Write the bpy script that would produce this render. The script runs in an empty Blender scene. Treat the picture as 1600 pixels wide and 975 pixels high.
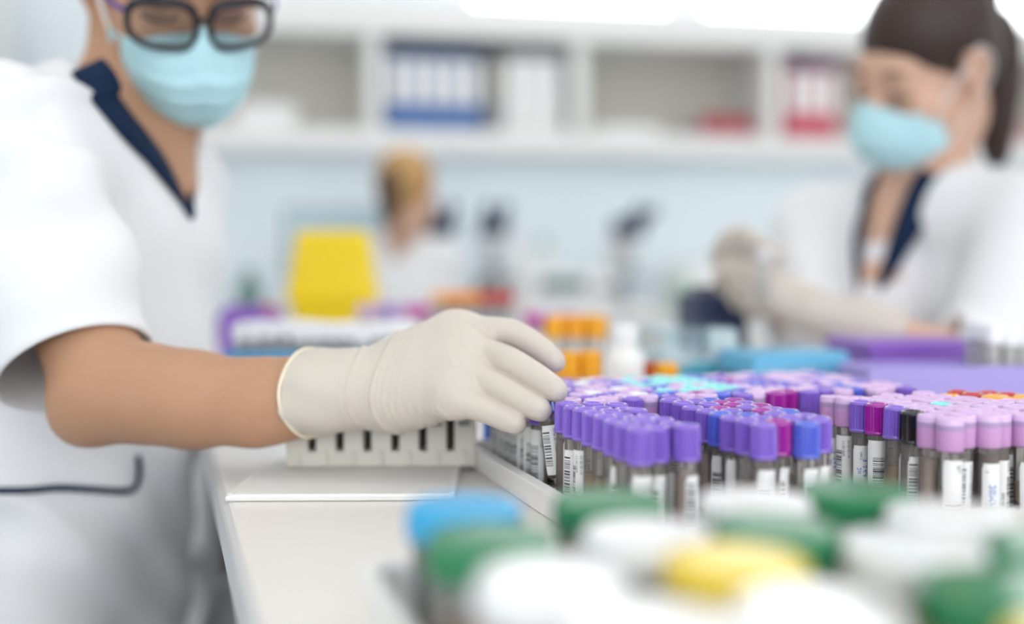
import bpy, bmesh, math, random
import numpy as np
from mathutils import Vector, Matrix

random.seed(7)
SC = bpy.context.scene
COL = SC.collection
PI = math.pi
BENCH_Z = 0.900
CAM_Z = 1.048
FPX = 1600.0
PITCH = math.atan(57.5 / FPX)

# ------------------------------------------------------------------ camera
cam_data = bpy.data.cameras.new('camera')
cam = bpy.data.objects.new('camera', cam_data)
COL.objects.link(cam)
cam.location = (0, 0, CAM_Z)
cam.rotation_euler = (PI / 2 - PITCH, 0, 0)
cam_data.sensor_width = 36.0
cam_data.lens = 36.0
cam_data.clip_start = 0.02
cam_data.clip_end = 60
cam_data.dof.use_dof = True
cam_data.dof.focus_distance = 0.645
cam_data.dof.aperture_fstop = 1.55
cam_data.dof.aperture_blades = 0
SC.camera = cam

# ------------------------------------------------------------------ exposure, world
SC.view_settings.view_transform = 'Standard'
SC.view_settings.look = 'None'
SC.view_settings.gamma = 1.0
SC.view_settings.use_curve_mapping = False
SC.view_settings.exposure = 0.2
SC.cycles.use_denoising = True
SC.cycles.max_bounces = 10
SC.cycles.diffuse_bounces = 5
SC.cycles.glossy_bounces = 4
SC.cycles.transmission_bounces = 8
SC.cycles.transparent_max_bounces = 24
SC.cycles.caustics_reflective = False
SC.cycles.caustics_refractive = False
SC.cycles.sample_clamp_indirect = 6.0
W = bpy.data.worlds.new('sky_outside')
SC.world = W
W.use_nodes = True
W.node_tree.nodes['Background'].inputs['Color'].default_value = (0.78, 0.88, 1.0, 1)
W.node_tree.nodes['Background'].inputs['Strength'].default_value = 1.0

CEILING_POWER = 2.45      # emission of the ceiling light panels
WINDOW_POWER = 4.2       # daylight windows behind the camera
FILL_STRIP_POWER = 4.0        # fill strips added under the wall shelf to brighten the wall
CLERESTORY_POWER = 4.2   # daylight windows above the wall cabinets


def P(px, py, Y):
    """A point of the place at distance Y (world y) seen at photo pixel px, py."""
    a = PITCH
    up = (487.5 - py) / FPX
    d = Vector(((px - 800) / FPX, math.cos(a) + up * math.sin(a), -math.sin(a) + up * math.cos(a)))
    d *= Y / d.y
    return Vector((d.x, d.y, CAM_Z + d.z))


# ------------------------------------------------------------------ tags
def tag(o, label=None, cat=None, group=None, kind=None):
    if label:
        o['label'] = label
    if cat:
        o['category'] = cat
    if group:
        o['group'] = group
    if kind:
        o['kind'] = kind
    return o


def empty(name, loc=(0, 0, 0), rz=0.0):
    o = bpy.data.objects.new(name, None)
    o.empty_display_size = 0.05
    COL.objects.link(o)
    o.location = loc
    o.rotation_euler = (0, 0, rz)
    return o


def link(name, me, parent=None, loc=None, rot=None):
    o = bpy.data.objects.new(name, me)
    COL.objects.link(o)
    if parent:
        o.parent = parent
    if loc is not None:
        o.location = loc
    if rot is not None:
        o.rotation_euler = rot
    return o


def kids(o):
    return [c for c in bpy.data.objects if c.parent == o]


# ------------------------------------------------------------------ materials
def mat(name, col, rough=0.5, spec=0.5, metal=0.0, trans=0.0, ior=1.45, sss=0.0, sssr=(1, .3, .2), sss_scale=0.01,
        coat=0.0, sheen=0.0, var=0.0, var_scale=30.0, bump=0.0, bump_scale=200.0, alpha=1.0, stretch=None):
    m = bpy.data.materials.new(name)
    m.use_nodes = True
    nt = m.node_tree
    b = nt.nodes['Principled BSDF']
    c = (*col, 1)
    b.inputs['Base Color'].default_value = c
    b.inputs['Roughness'].default_value = rough
    b.inputs['Specular IOR Level'].default_value = spec
    b.inputs['Metallic'].default_value = metal
    b.inputs['Transmission Weight'].default_value = trans
    b.inputs['IOR'].default_value = ior
    b.inputs['Alpha'].default_value = alpha
    b.inputs['Coat Weight'].default_value = coat
    b.inputs['Sheen Weight'].default_value = sheen
    if sss:
        b.inputs['Subsurface Weight'].default_value = sss
        b.inputs['Subsurface Radius'].default_value = sssr
        b.inputs['Subsurface Scale'].default_value = sss_scale
    if var or bump:
        tc = nt.nodes.new('ShaderNodeTexCoord')
        src = tc.outputs['Object']
        if stretch:
            mp = nt.nodes.new('ShaderNodeMapping')
            mp.inputs['Scale'].default_value = stretch
            nt.links.new(src, mp.inputs['Vector'])
            src = mp.outputs['Vector']
    if var:
        n = nt.nodes.new('ShaderNodeTexNoise')
        n.inputs['Scale'].default_value = var_scale
        n.inputs['Detail'].default_value = 4
        nt.links.new(src, n.inputs['Vector'])
        mx = nt.nodes.new('ShaderNodeMix')
        mx.data_type = 'RGBA'
        mx.inputs[6].default_value = (*[max(0, x * (1 - var)) for x in col], 1)
        mx.inputs[7].default_value = (*[min(1, x * (1 + var)) for x in col], 1)
        nt.links.new(n.outputs['Fac'], mx.inputs[0])
        nt.links.new(mx.outputs[2], b.inputs['Base Color'])
    if bump:
        n2 = nt.nodes.new('ShaderNodeTexNoise')
        n2.inputs['Scale'].default_value = bump_scale
        n2.inputs['Detail'].default_value = 3
        nt.links.new(src, n2.inputs['Vector'])
        bp = nt.nodes.new('ShaderNodeBump')
        bp.inputs['Strength'].default_value = bump
        bp.inputs['Distance'].default_value = 0.002
        nt.links.new(n2.outputs['Fac'], bp.inputs['Height'])
        nt.links.new(bp.outputs['Normal'], b.inputs['Normal'])
    return m


def clear_mat(name, tint=(1, 1, 1), opac=0.12, col=(0.9, 0.92, 0.93), rough=0.06, fres=1.45):
    """Thin clear plastic: mostly lets light straight through, gloss on top."""
    m = bpy.data.materials.new(name)
    m.use_nodes = True
    nt = m.node_tree
    nt.nodes.remove(nt.nodes['Principled BSDF'])
    out = nt.nodes['Material Output']
    tr = nt.nodes.new('ShaderNodeBsdfTransparent')
    tr.inputs['Color'].default_value = (*tint, 1)
    df = nt.nodes.new('ShaderNodeBsdfDiffuse')
    df.inputs['Color'].default_value = (*col, 1)
    gl = nt.nodes.new('ShaderNodeBsdfGlossy')
    gl.inputs['Roughness'].default_value = rough
    gl.inputs['Color'].default_value = (1, 1, 1, 1)
    fr = nt.nodes.new('ShaderNodeFresnel')
    fr.inputs['IOR'].default_value = fres
    m1 = nt.nodes.new('ShaderNodeMixShader')
    m1.inputs[0].default_value = opac
    nt.links.new(tr.outputs[0], m1.inputs[1])
    nt.links.new(df.outputs[0], m1.inputs[2])
    m2 = nt.nodes.new('ShaderNodeMixShader')
    nt.links.new(fr.outputs[0], m2.inputs[0])
    nt.links.new(m1.outputs[0], m2.inputs[1])
    nt.links.new(gl.outputs[0], m2.inputs[2])
    nt.links.new(m2.outputs[0], out.inputs['Surface'])
    return m


def emit_mat(name, col, power):
    m = bpy.data.materials.new(name)
    m.use_nodes = True
    nt = m.node_tree
    nt.nodes.remove(nt.nodes['Principled BSDF'])
    e = nt.nodes.new('ShaderNodeEmission')
    e.inputs['Color'].default_value = (*col, 1)
    e.inputs['Strength'].default_value = power
    nt.links.new(e.outputs[0], nt.nodes['Material Output'].inputs['Surface'])
    return m


# ------------------------------------------------------------------ mesh builder
class MB:
    def __init__(s):
        s.v, s.f, s.mi, s.sm = [], [], [], []

    def add(s, verts, faces, mi=0, smooth=True, M=None):
        o = len(s.v)
        for v in verts:
            v = Vector(v)
            s.v.append(M @ v if M is not None else v)
        for f in faces:
            s.f.append([i + o for i in f])
            s.mi.append(mi)
            s.sm.append(smooth)
        return s

    def box(s, size, loc=(0, 0, 0), bev=0.0, seg=2, rot=None, mi=0, taper=None):
        bm = bmesh.new()
        bmesh.ops.create_cube(bm, size=1.0)
        for v in bm.verts:
            v.co = Vector((v.co.x * size[0], v.co.y * size[1], v.co.z * size[2]))
            if taper and v.co.z > 0:
                v.co.x *= taper[0]
                v.co.y *= taper[1]
        if bev > 0:
            bmesh.ops.bevel(bm, geom=bm.edges[:], offset=bev, segments=seg, affect='EDGES', profile=0.5)
        M = Matrix.Translation(loc)
        if rot is not None:
            M = M @ (rot.to_4x4() if isinstance(rot, Matrix) else Matrix.Rotation(rot, 4, 'Z'))
        bm.verts.index_update()
        s.add([v.co.copy() for v in bm.verts], [[v.index for v in f.verts] for f in bm.faces], mi, False, M)
        bm.free()
        return s

    def lathe(s, prof, seg=24, M=None, mi=0, ribs=0, rib_d=0.0, rib_z=None, smooth=True, ang=(0, 2 * PI)):
        """prof: list of (r, z); closed full turn."""
        full = abs(ang[1] - ang[0] - 2 * PI) < 1e-6
        n = seg if full else seg + 1
        vs, fs = [], []
        for (r, z) in prof:
            for i in range(n):
                a = ang[0] + (ang[1] - ang[0]) * i / seg
                rr = r
                if ribs and rib_z and rib_z[0] <= z <= rib_z[1] and r > 1e-5:
                    rr = r - (rib_d if (i % 2) else 0.0)
                vs.append((rr * math.cos(a), rr * math.sin(a), z))
        for j in range(len(prof) - 1):
            for i in range(n if full else n - 1):
                k = (i + 1) % n
                fs.append([j * n + i, j * n + k, (j + 1) * n + k, (j + 1) * n + i])
        s.add(vs, fs, mi, smooth, M)
        return s

    def sweep(s, pts, rad, seg=8, mi=0, closed=False, flat=1.0, up=None, smooth=True):
        pts = [Vector(p) for p in pts]
        n = len(pts)
        if not hasattr(rad, '__len__'):
            rad = [rad] * n
        vs, fs = [], []
        prev = None
        for i in range(n):
            if closed:
                t = (pts[(i + 1) % n] - pts[i - 1])
            else:
                t = pts[min(i + 1, n - 1)] - pts[max(i - 1, 0)]
            t.normalize()
            if up is not None:
                x = Vector(up[i] if isinstance(up, list) else up)
                x = (x - t * x.dot(t)).normalized()
            elif prev is None:
                r = Vector((0, 0, 1)) if abs(t.z) < .9 else Vector((1, 0, 0))
                x = (r - t * r.dot(t)).normalized()
            else:
                x = (prev - t * prev.dot(t)).normalized()
            prev = x
            y = t.cross(x)
            for k in range(seg):
                a = 2 * PI * k / seg
                vs.append(pts[i] + x * (math.cos(a) * rad[i]) + y * (math.sin(a) * rad[i] * flat))
        m = n if closed else n - 1
        for i in range(m):
            j = (i + 1) % n
            for k in range(seg):
                l = (k + 1) % seg
                fs.append([i * seg + k, i * seg + l, j * seg + l, j * seg + k])
        if not closed:
            fs.append(list(range(seg))[::-1])
            fs.append([(n - 1) * seg + k for k in range(seg)])
        s.add(vs, fs, mi, smooth)
        return s

    def grid(s, rows, mi=0, smooth=True, closed_u=False):
        """rows: list of lists of points."""
        nr, nc = len(rows), len(rows[0])
        vs = [p for r in rows for p in r]
        fs = []
        for i in range(nr - 1):
            for j in range(nc if closed_u else nc - 1):
                k = (j + 1) % nc
                fs.append([i * nc + j, i * nc + k, (i + 1) * nc + k, (i + 1) * nc + j])
        s.add(vs, fs, mi, smooth)
        return s

    def mesh(s, name, mats):
        me = bpy.data.meshes.new(name)
        me.from_pydata([tuple(v) for v in s.v], [], s.f)
        for m in (mats if isinstance(mats, (list, tuple)) else [mats]):
            me.materials.append(m)
        me.polygons.foreach_set('material_index', s.mi)
        me.polygons.foreach_set('use_smooth', s.sm)
        me.update()
        return me

    def obj(s, name, mats, parent=None, loc=None, rot=None):
        return link(name, s.mesh(name, mats), parent, loc, rot)


def recalc(o):
    bm = bmesh.new()
    bm.from_mesh(o.data)
    bmesh.ops.recalc_face_normals(bm, faces=bm.faces)
    bm.to_mesh(o.data)
    bm.free()
    return o


def smooth_curve(pts, n=8):
    """Catmull-Rom through the points."""
    pts = [Vector(p) for p in pts]
    out = []
    for i in range(len(pts) - 1):
        p0, p1, p2, p3 = pts[max(i - 1, 0)], pts[i], pts[i + 1], pts[min(i + 2, len(pts) - 1)]
        for k in range(n):
            t = k / n
            out.append(0.5 * ((2 * p1) + (p2 - p0) * t + (2 * p0 - 5 * p1 + 4 * p2 - p3) * t * t + (3 * p1 - p0 - 3 * p2 + p3) * t ** 3))
    out.append(pts[-1].copy())
    return out


# ------------------------------------------------------------------ smooth solids (signed distance on a grid)
class Solid:
    def __init__(s, lo, hi, h):
        s.lo = np.array(lo, np.float32)
        s.h = h
        s.n = np.ceil((np.array(hi) - np.array(lo)) / h).astype(int) + 1
        s.f = np.full(tuple(s.n), 1.0, np.float32)

    def _slab(s, lo, hi, pad):
        a = np.maximum(np.floor((np.array(lo) - pad - s.lo) / s.h).astype(int), 0)
        b = np.minimum(np.ceil((np.array(hi) + pad - s.lo) / s.h).astype(int) + 1, s.n)
        if np.any(b <= a):
            return None
        sl = tuple(slice(int(i), int(j)) for i, j in zip(a, b))
        ax = [s.lo[i] + s.h * np.arange(a[i], b[i], dtype=np.float32) for i in range(3)]
        return sl, ax[0][:, None, None], ax[1][None, :, None], ax[2][None, None, :]

    def _mix(s, sl, d, k, op):
        g = s.f[sl]
        if op == 'add':
            if k > 0:
                h = np.maximum(k - np.abs(g - d), 0) / k
                s.f[sl] = np.minimum(g, d) - h * h * k * .25
            else:
                s.f[sl] = np.minimum(g, d)
        elif op == 'sub':
            if k > 0:
                h = np.maximum(k - np.abs(g + d), 0) / k
                s.f[sl] = np.maximum(g, -d) + h * h * k * .25
            else:
                s.f[sl] = np.maximum(g, -d)

    def cap(s, a, b, ra, rb, k=0.01, op='add', flat=None):
        """Tapered limb from a to b. flat = (axis, factor): squashed along axis."""
        a = np.array(a, np.float32)
        b = np.array(b, np.float32)
        R = max(ra, rb)
        r = s._slab(np.minimum(a, b) - R, np.maximum(a, b) + R, max(k, 0) + 3 * s.h + .004)
        if r is None:
            return s
        sl, x, y, z = r
        x, y, z = x - a[0], y - a[1], z - a[2]
        ba = b - a
        if flat:
            n = np.array(flat[0], np.float32)
            n = n / np.linalg.norm(n)
            q = (x * n[0] + y * n[1] + z * n[2]) * (flat[1] - 1)
            x, y, z = x + q * n[0], y + q * n[1], z + q * n[2]
            ba = ba + (ba @ n) * (flat[1] - 1) * n
        L = float(ba @ ba) + 1e-12
        t = np.clip((x * ba[0] + y * ba[1] + z * ba[2]) / L, 0, 1)
        d = np.sqrt((x - t * ba[0]) ** 2 + (y - t * ba[1]) ** 2 + (z - t * ba[2]) ** 2) - (ra + (rb - ra) * t)
        s._mix(sl, d, k, op)
        return s

    def chain(s, pts, rad, k=0.01, op='add', flat=None):
        for i in range(len(pts) - 1):
            s.cap(pts[i], pts[i + 1], rad[i], rad[i + 1], k, op, flat)
        return s

    def ell(s, c, r, R=None, k=0.01, op='add'):
        """Ellipsoid, semi-axes r along the columns of R."""
        c = np.array(c, np.float32)
        m = max(r)
        q = s._slab(c - m, c + m, max(k, 0) + 3 * s.h + .004)
        if q is None:
            return s
        sl, x, y, z = q
        x, y, z = x - c[0], y - c[1], z - c[2]
        if R is None:
            R = np.eye(3)
        R = np.array(R, np.float32)
        u = [(x * R[0, i] + y * R[1, i] + z * R[2, i]) for i in range(3)]
        k0 = np.sqrt(sum((u[i] / r[i]) ** 2 for i in range(3)))
        k1 = np.sqrt(sum((u[i] / r[i] ** 2) ** 2 for i in range(3)))
        d = k0 * (k0 - 1) / np.maximum(k1, 1e-6)
        s._mix(sl, d, k, op)
        return s

    def half(s, p, n, k=0.0, lo=None, hi=None):
        """Cut away everything on the n side of the plane through p."""
        p = np.array(p, np.float32)
        n = np.array(n, np.float32)
        n = n / np.linalg.norm(n)
        L = s.lo if lo is None else np.array(lo)
        H = s.lo + s.h * s.n if hi is None else np.array(hi)
        q = s._slab(L, H, 0)
        if q is None:
            return s
        sl, x, y, z = q
        d = (x - p[0]) * n[0] + (y - p[1]) * n[1] + (z - p[2]) * n[2]
        s._mix(sl, -d, k, 'sub')
        return s

    def wave(s, fn, lo=None, hi=None):
        L = s.lo if lo is None else np.array(lo)
        H = s.lo + s.h * s.n if hi is None else np.array(hi)
        q = s._slab(L, H, 0)
        sl, x, y, z = q
        s.f[sl] = s.f[sl] + fn(x, y, z).astype(np.float32)
        return s

    def mesh(s, name, mats, smooth_iter=1):
        f = s.f
        f[0], f[-1], f[:, 0], f[:, -1], f[:, :, 0], f[:, :, -1] = 1, 1, 1, 1, 1, 1
        ins = f < 0
        n = np.array(f.shape)
        c = n - 1
        cnt = np.zeros(tuple(c), np.uint8)
        for dx in (0, 1):
            for dy in (0, 1):
                for dz in (0, 1):
                    cnt += ins[dx:dx + c[0], dy:dy + c[1], dz:dz + c[2]]
        act = np.argwhere((cnt > 0) & (cnt < 8))
        idx = np.full(tuple(c), -1, np.int32)
        idx[act[:, 0], act[:, 1], act[:, 2]] = np.arange(len(act))
        acc = np.zeros((len(act), 3), np.float64)
        w = np.zeros(len(act))
        corners = [(i, j, k) for i in (0, 1) for j in (0, 1) for k in (0, 1)]
        for p in corners:
            for ax in range(3):
                if p[ax] == 0:
                    q = list(p)
                    q[ax] = 1
                    A = f[act[:, 0] + p[0], act[:, 1] + p[1], act[:, 2] + p[2]].astype(np.float64)
                    B = f[act[:, 0] + q[0], act[:, 1] + q[1], act[:, 2] + q[2]].astype(np.float64)
                    m = (A < 0) != (B < 0)
                    t = np.where(m, A / np.where(m, A - B, 1), 0)
                    pos = np.tile(np.array(p, np.float64), (len(act), 1))
                    pos[:, ax] += t
                    acc[m] += pos[m]
                    w[m] += 1
        co = s.lo + (act + acc / w[:, None]) * s.h
        quads = []
        for ax in range(3):
            o = [i for i in range(3) if i != ax]
            sl0 = [slice(1, n[i] - 1) for i in range(3)]
            sl1 = list(sl0)
            sl0[ax] = slice(0, n[ax] - 1)
            sl1[ax] = slice(1, n[ax])
            a, b = ins[tuple(sl0)], ins[tuple(sl1)]
            for flip in (False, True):
                m = np.argwhere(a & ~b if not flip else ~a & b)
                m = m + np.array([0 if i == ax else 1 for i in range(3)])
                def at(d0, d1):
                    t = m.copy()
                    t[:, o[0]] += d0
                    t[:, o[1]] += d1
                    return idx[t[:, 0], t[:, 1], t[:, 2]]
                q = np.stack([at(-1, -1), at(0, -1), at(0, 0), at(-1, 0)], 1)
                if flip != (ax == 1):
                    q = q[:, ::-1]
                quads.append(q)
        quads = np.concatenate(quads)
        # relax
        for _ in range(smooth_iter):
            sm = np.zeros_like(co)
            ct = np.zeros(len(co))
            for i in range(4):
                for j in ((i + 1) % 4, (i - 1) % 4):
                    np.add.at(sm, quads[:, i], co[quads[:, j]])
                    np.add.at(ct, quads[:, i], 1)
            ct = np.maximum(ct, 1)
            co = co * .5 + .5 * sm / ct[:, None]
        me = bpy.data.meshes.new(name)
        me.vertices.add(len(co))
        me.vertices.foreach_set('co', co.astype(np.float32).ravel())
        me.loops.add(len(quads) * 4)
        me.loops.foreach_set('vertex_index', quads.ravel().astype(np.int32))
        me.polygons.add(len(quads))
        me.polygons.foreach_set('loop_start', np.arange(0, len(quads) * 4, 4, dtype=np.int32))
        me.polygons.foreach_set('use_smooth', np.ones(len(quads), bool))
        me.update(calc_edges=True)
        for mm in (mats if isinstance(mats, (list, tuple)) else [mats]):
            me.materials.append(mm)
        return me

# ------------------------------------------------------------------ materials of the place
M = {}
M['wall'] = mat('painted_wall', (0.80, 0.88, 0.93), 0.6, var=0.02, var_scale=3)
M['wall_white'] = mat('white_wall', (0.87, 0.88, 0.88), 0.6, var=0.02, var_scale=3)
M['ceiling'] = mat('ceiling_paint', (0.88, 0.88, 0.87), 0.8, var=0.02, var_scale=4)
M['floor'] = mat('vinyl_floor', (0.46, 0.47, 0.48), 0.35, var=0.06, var_scale=12)
M['bench'] = mat('bench_laminate', (0.80, 0.775, 0.74), 0.35, var=0.02, var_scale=60)
M['bench_edge'] = mat('bench_edge', (0.60, 0.61, 0.62), 0.4, var=0.03)
M['white_lac'] = mat('white_lacquer', (0.84, 0.845, 0.84), 0.35, var=0.015, var_scale=8)
M['beige_panel'] = mat('beige_panel', (0.66, 0.645, 0.58), 0.6, var=0.03, var_scale=6)
M['bench_carcass_shade'] = mat('bench_carcass_shade', (0.10, 0.10, 0.105), 0.5, var=0.04)  # near-black colour stands in for the shade under the bench
M['grey_panel'] = mat('grey_panel', (0.33, 0.33, 0.34), 0.5, var=0.04, var_scale=10)
M['dark_plastic'] = mat('dark_plastic', (0.035, 0.04, 0.05), 0.4, var=0.1)
M['navy_plastic'] = mat('navy_plastic', (0.02, 0.035, 0.09), 0.4, var=0.1)
M['grey_metal'] = mat('grey_metal', (0.55, 0.56, 0.57), 0.35, metal=0.7, var=0.03)
M['paper'] = mat('paper_white', (0.86, 0.86, 0.87), 0.7, var=0.02, var_scale=40)
M['white_plastic'] = mat('white_plastic', (0.86, 0.86, 0.86), 0.3, var=0.01)
M['binder_blue'] = mat('binder_blue', (0.015, 0.13, 0.42), 0.4, var=0.08)
M['binder_top_shade'] = mat('binder_top_shade', (0.02, 0.05, 0.13), 0.5, var=0.08)  # shade inside the shelf, put into the colour of the spine top
M['binder_red'] = mat('binder_red', (0.62, 0.03, 0.09), 0.4, var=0.08)
M['book_red'] = mat('book_red', (0.42, 0.06, 0.08), 0.5, var=0.08)
M['green_dark'] = mat('dark_green_plastic', (0.10, 0.22, 0.18), 0.4, var=0.1)
M['green_pale'] = mat('pale_green_plastic', (0.45, 0.62, 0.5), 0.4, var=0.06)
M['screen'] = mat('screen_glass', (0.42, 0.58, 0.66), 0.15, var=0.05, var_scale=6)
M['yellow'] = mat('yellow_plastic', (0.90, 0.66, 0.005), 0.35, var=0.03)
M['light'] = emit_mat('ceiling_light', (1.0, 0.985, 0.96), CEILING_POWER)
M['strip'] = emit_mat('fill_strip', (0.95, 0.98, 1.0), FILL_STRIP_POWER)  # added fill light, not a known lamp of the room
M['daylight'] = emit_mat('daylight_pane', (0.93, 0.97, 1.0), WINDOW_POWER)
M['clerestory'] = emit_mat('clerestory_pane', (0.96, 0.98, 1.0), CLERESTORY_POWER)

# ------------------------------------------------------------------ the room, turned 9 degrees to the camera
RA = math.radians(9)
W0 = Vector((-0.244, 3.9, 0))
WU = Vector((math.cos(RA), math.sin(RA), 0))
WB = Vector((-math.sin(RA), math.cos(RA), 0))
S0, S1, D0, D1 = -2.5, 3.2, -6.4, 0.38     # extents along and across the far wall
CEIL = 2.95


def wp(s, d, z=0.0):
    return W0 + WU * s + WB * d + Vector((0, 0, z))


def room_box(name, s0, s1, d0, d1, z0, z1, m, bev=0.0, parent=None):
    mb = MB().box((abs(s1 - s0), abs(d1 - d0), abs(z1 - z0)), bev=bev)
    if parent:
        o = mb.obj(name, m, parent)
        o.location = (s0 + s1) / 2, (d0 + d1) / 2, (z0 + z1) / 2
        return o
    return mb.obj(name, m, None, wp((s0 + s1) / 2, (d0 + d1) / 2, (z0 + z1) / 2), (0, 0, RA))


def at_room(name, label, cat, s, d, z=0.0, group=None):
    """An Empty in the room frame; its children are placed in metres along / across the far wall."""
    o = empty(name, wp(s, d, z), RA)
    return tag(o, label, cat, group)


tag(room_box('floor', S0 - .1, S1 + .1, D0 - .1, D1 + .1, -0.08, 0, M['floor']), kind='structure')
tag(room_box('ceiling', S0 - .1, S1 + .1, D0 - .1, D1 + .1, CEIL, CEIL + .08, M['ceiling']), kind='structure')
tag(room_box('wall_left', S0 - .1, S0, D0 - .1, D1 + .1, 0, CEIL, M['wall_white']), kind='structure')
tag(room_box('wall_right', S1, S1 + .1, D0 - .1, D1 + .1, 0, CEIL, M['wall_white']), kind='structure')


def wall_with_holes(name, d0, d1, holes, m):
    """A wall along s with rectangular openings (s0, s1, z0, z1), all at the same height."""
    z0, z1 = holes[0][2], holes[0][3]
    mb = MB()
    def bx(a, b, c, e):
        mb.box((b - a, d1 - d0, e - c), ((a + b) / 2, (d0 + d1) / 2, (c + e) / 2))
    bx(S0, S1, 0, z0)
    bx(S0, S1, z1, CEIL)
    x = S0
    for h in holes:
        bx(x, h[0], z0, z1)
        x = h[1]
    bx(x, S1, z0, z1)
    o = mb.obj(name, m, None, wp(0, 0), (0, 0, RA))
    return tag(o, kind='structure')


def window(name, s0, s1, z0, z1, d, pane_m, bars=0, depth=.1):
    fr = MB()
    w = .045
    for a in (s0 + w / 2, s1 - w / 2):
        fr.box((w, depth, z1 - z0), (a, d, (z0 + z1) / 2), .006)
    for z in (z0 + w / 2, z1 - w / 2):
        fr.box((s1 - s0 - 2 * w, depth, w), ((s0 + s1) / 2, d, z), .006)
    for i in range(bars):
        a = s0 + (s1 - s0) * (i + 1) / (bars + 1)
        fr.box((w, depth, z1 - z0 - 2 * w), (a, d, (z0 + z1) / 2), .006)
    o = tag(fr.obj(name, M['white_lac'], None, wp(0, 0), (0, 0, RA)), kind='structure')
    MB().box((s1 - s0 - w, .012, z1 - z0 - w), ((s0 + s1) / 2, d, (z0 + z1) / 2)).obj('pane', pane_m, o)
    return o


CLER = [(0.10, 1.03, 2.13, 2.78), (1.11, 2.05, 2.13, 2.78), (2.13, 3.05, 2.13, 2.78)]
wall_with_holes('wall_back', D1, D1 + .1, CLER, M['wall'])
for i, h in enumerate(CLER):
    window('window_%d' % (i + 1), *h, D1 + .05, M['clerestory'])
BACKW = [(-2.2, -0.4, 1.0, 2.4), (-0.1, 1.5, 1.0, 2.4), (1.8, 3.0, 1.0, 2.4)]
wall_with_holes('wall_front', D0 - .1, D0, BACKW, M['wall_white'])
for i, h in enumerate(BACKW):
    window('window_%d' % (i + 4), *h, D0 - .05, M['daylight'], bars=1)

# ceiling light panels
for i, s in enumerate((-1.4, 0.3, 2.0)):
    for j, d in enumerate((-5.2, -3.6, -2.0, -0.5)):
        t = at_room('ceiling_light', 'white rectangular ceiling light panel with thin frame', 'light', s, d, CEIL, 'ceiling light panels')
        fr = MB()
        for a, b, c, e in ((-.63, 0, .04, .64), (.63, 0, .04, .64), (0, -.3, 1.22, .04), (0, .3, 1.22, .04)):
            fr.box((c, e, .03), (a, b, -.015), .004)
        fr.obj('frame', M['white_lac'], t)
        MB().box((1.2, .56, .012), (0, 0, -.012)).obj('diffuser', M['light'], t)

# ------------------------------------------------------------------ wall shelf unit with open bays
DIV = [-1.067, -0.278, 0.511, 1.30, 2.089, 2.878]
shelf = at_room('wall_shelf', 'long white open wall shelf unit under the high windows', 'shelf', 0, 0)
room_box('base_board', DIV[0], DIV[-1], 0, .37, 1.545, 1.60, M['white_lac'], .004, shelf)
room_box('fascia', DIV[0], DIV[-1], -.02, .0, 1.945, 2.07, M['white_lac'], .003, shelf)
room_box('top_board', DIV[0], DIV[-1], 0.0, .37, 1.96, 2.07, M['white_lac'], 0, shelf)
room_box('back_panel', DIV[0], DIV[-1], .35, .365, 1.60, 1.96, M['beige_panel'], 0, shelf)
room_box('fill_strip_lip', DIV[0], DIV[-1], -.002, .012, 1.512, 1.546, M['white_lac'], .002, shelf)  # lip added only to hide the fill strips
for i in range(4):
    room_box('fill_strip', DIV[0] + .1 + i * .98, DIV[0] + .98 + i * .98, .03, .062, 1.528, 1.544, M['strip'], .003, shelf)  # unseen fill light added for the wall below the shelf
for s in DIV:
    room_box('divider', s - .03, s + .03, -.002, .35, 1.60, 1.96, M['white_lac'], .003, shelf)


def binder(s, body_m, top_m, label, group, h=.315, w=.07, dep=.26, tilt=0.0):
    t = at_room('ring_binder', label, 'binder', s, .03, 1.60, group)
    t.rotation_euler = (0, 0, RA)
    mb = MB()
    mb.box((.006, dep, h), (-w / 2 + .003, dep / 2, h / 2), .001)
    mb.box((.006, dep, h), (w / 2 - .003, dep / 2, h / 2), .001)
    mb.box((w - .012, .006, h), (0, .003, h / 2), .001)
    mb.obj('cover', body_m, t)
    MB().box((w - .016, dep - .03, h - .02), (0, dep / 2 + .004, h / 2 - .004)).obj('paper_block', M['paper'], t)
    MB().box((w - .012, .002, .17), (0, -.001, h * .58), .0004).obj('spine_label', M['paper'], t)
    MB().box((w - .004, .003, .035), (0, -.0012, h - .02), .0004).obj('spine_shade_band', top_m, t)  # top band, darker on most binders for the shade in the bay
    ring = MB().lathe([(.011, -.002), (.014, -.002), (.014, .002), (.011, .002), (.011, -.002)], 20,
                      Matrix.Translation((0, -.0015, .035)) @ Matrix.Rotation(PI / 2, 4, 'X'))
    ring.obj('finger_ring', M['grey_metal'], t)
    return t


pos = ['first', 'second', 'third', 'fourth', 'fifth', 'sixth']
for i in range(5):
    binder(-.195 + i * .073, M['binder_blue'], M['binder_top_shade'], 'blue ring binder with white spine label, %s from the left in its bay' % pos[i], 'blue binders on the wall shelf')
for i in range(3):
    binder(.262 + i * .073, M['white_plastic'], M['grey_panel'], 'white ring binder beside the blue binders, %s of three from the left' % pos[i], 'white binders on the wall shelf')
for i in range(3):
    binder(1.405 + i * .073, M['binder_red'], M['binder_top_shade'], 'red ring binder with white spine label left of the dark-haired worker, %s from the left' % pos[i], 'red binders on the wall shelf')
for i in range(4):
    binder(2.14 + i * .073, M['binder_red'], M['binder_red'], 'red ring binder right of the dark-haired worker, %s from the left' % pos[i], 'red binders on the wall shelf')
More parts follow.
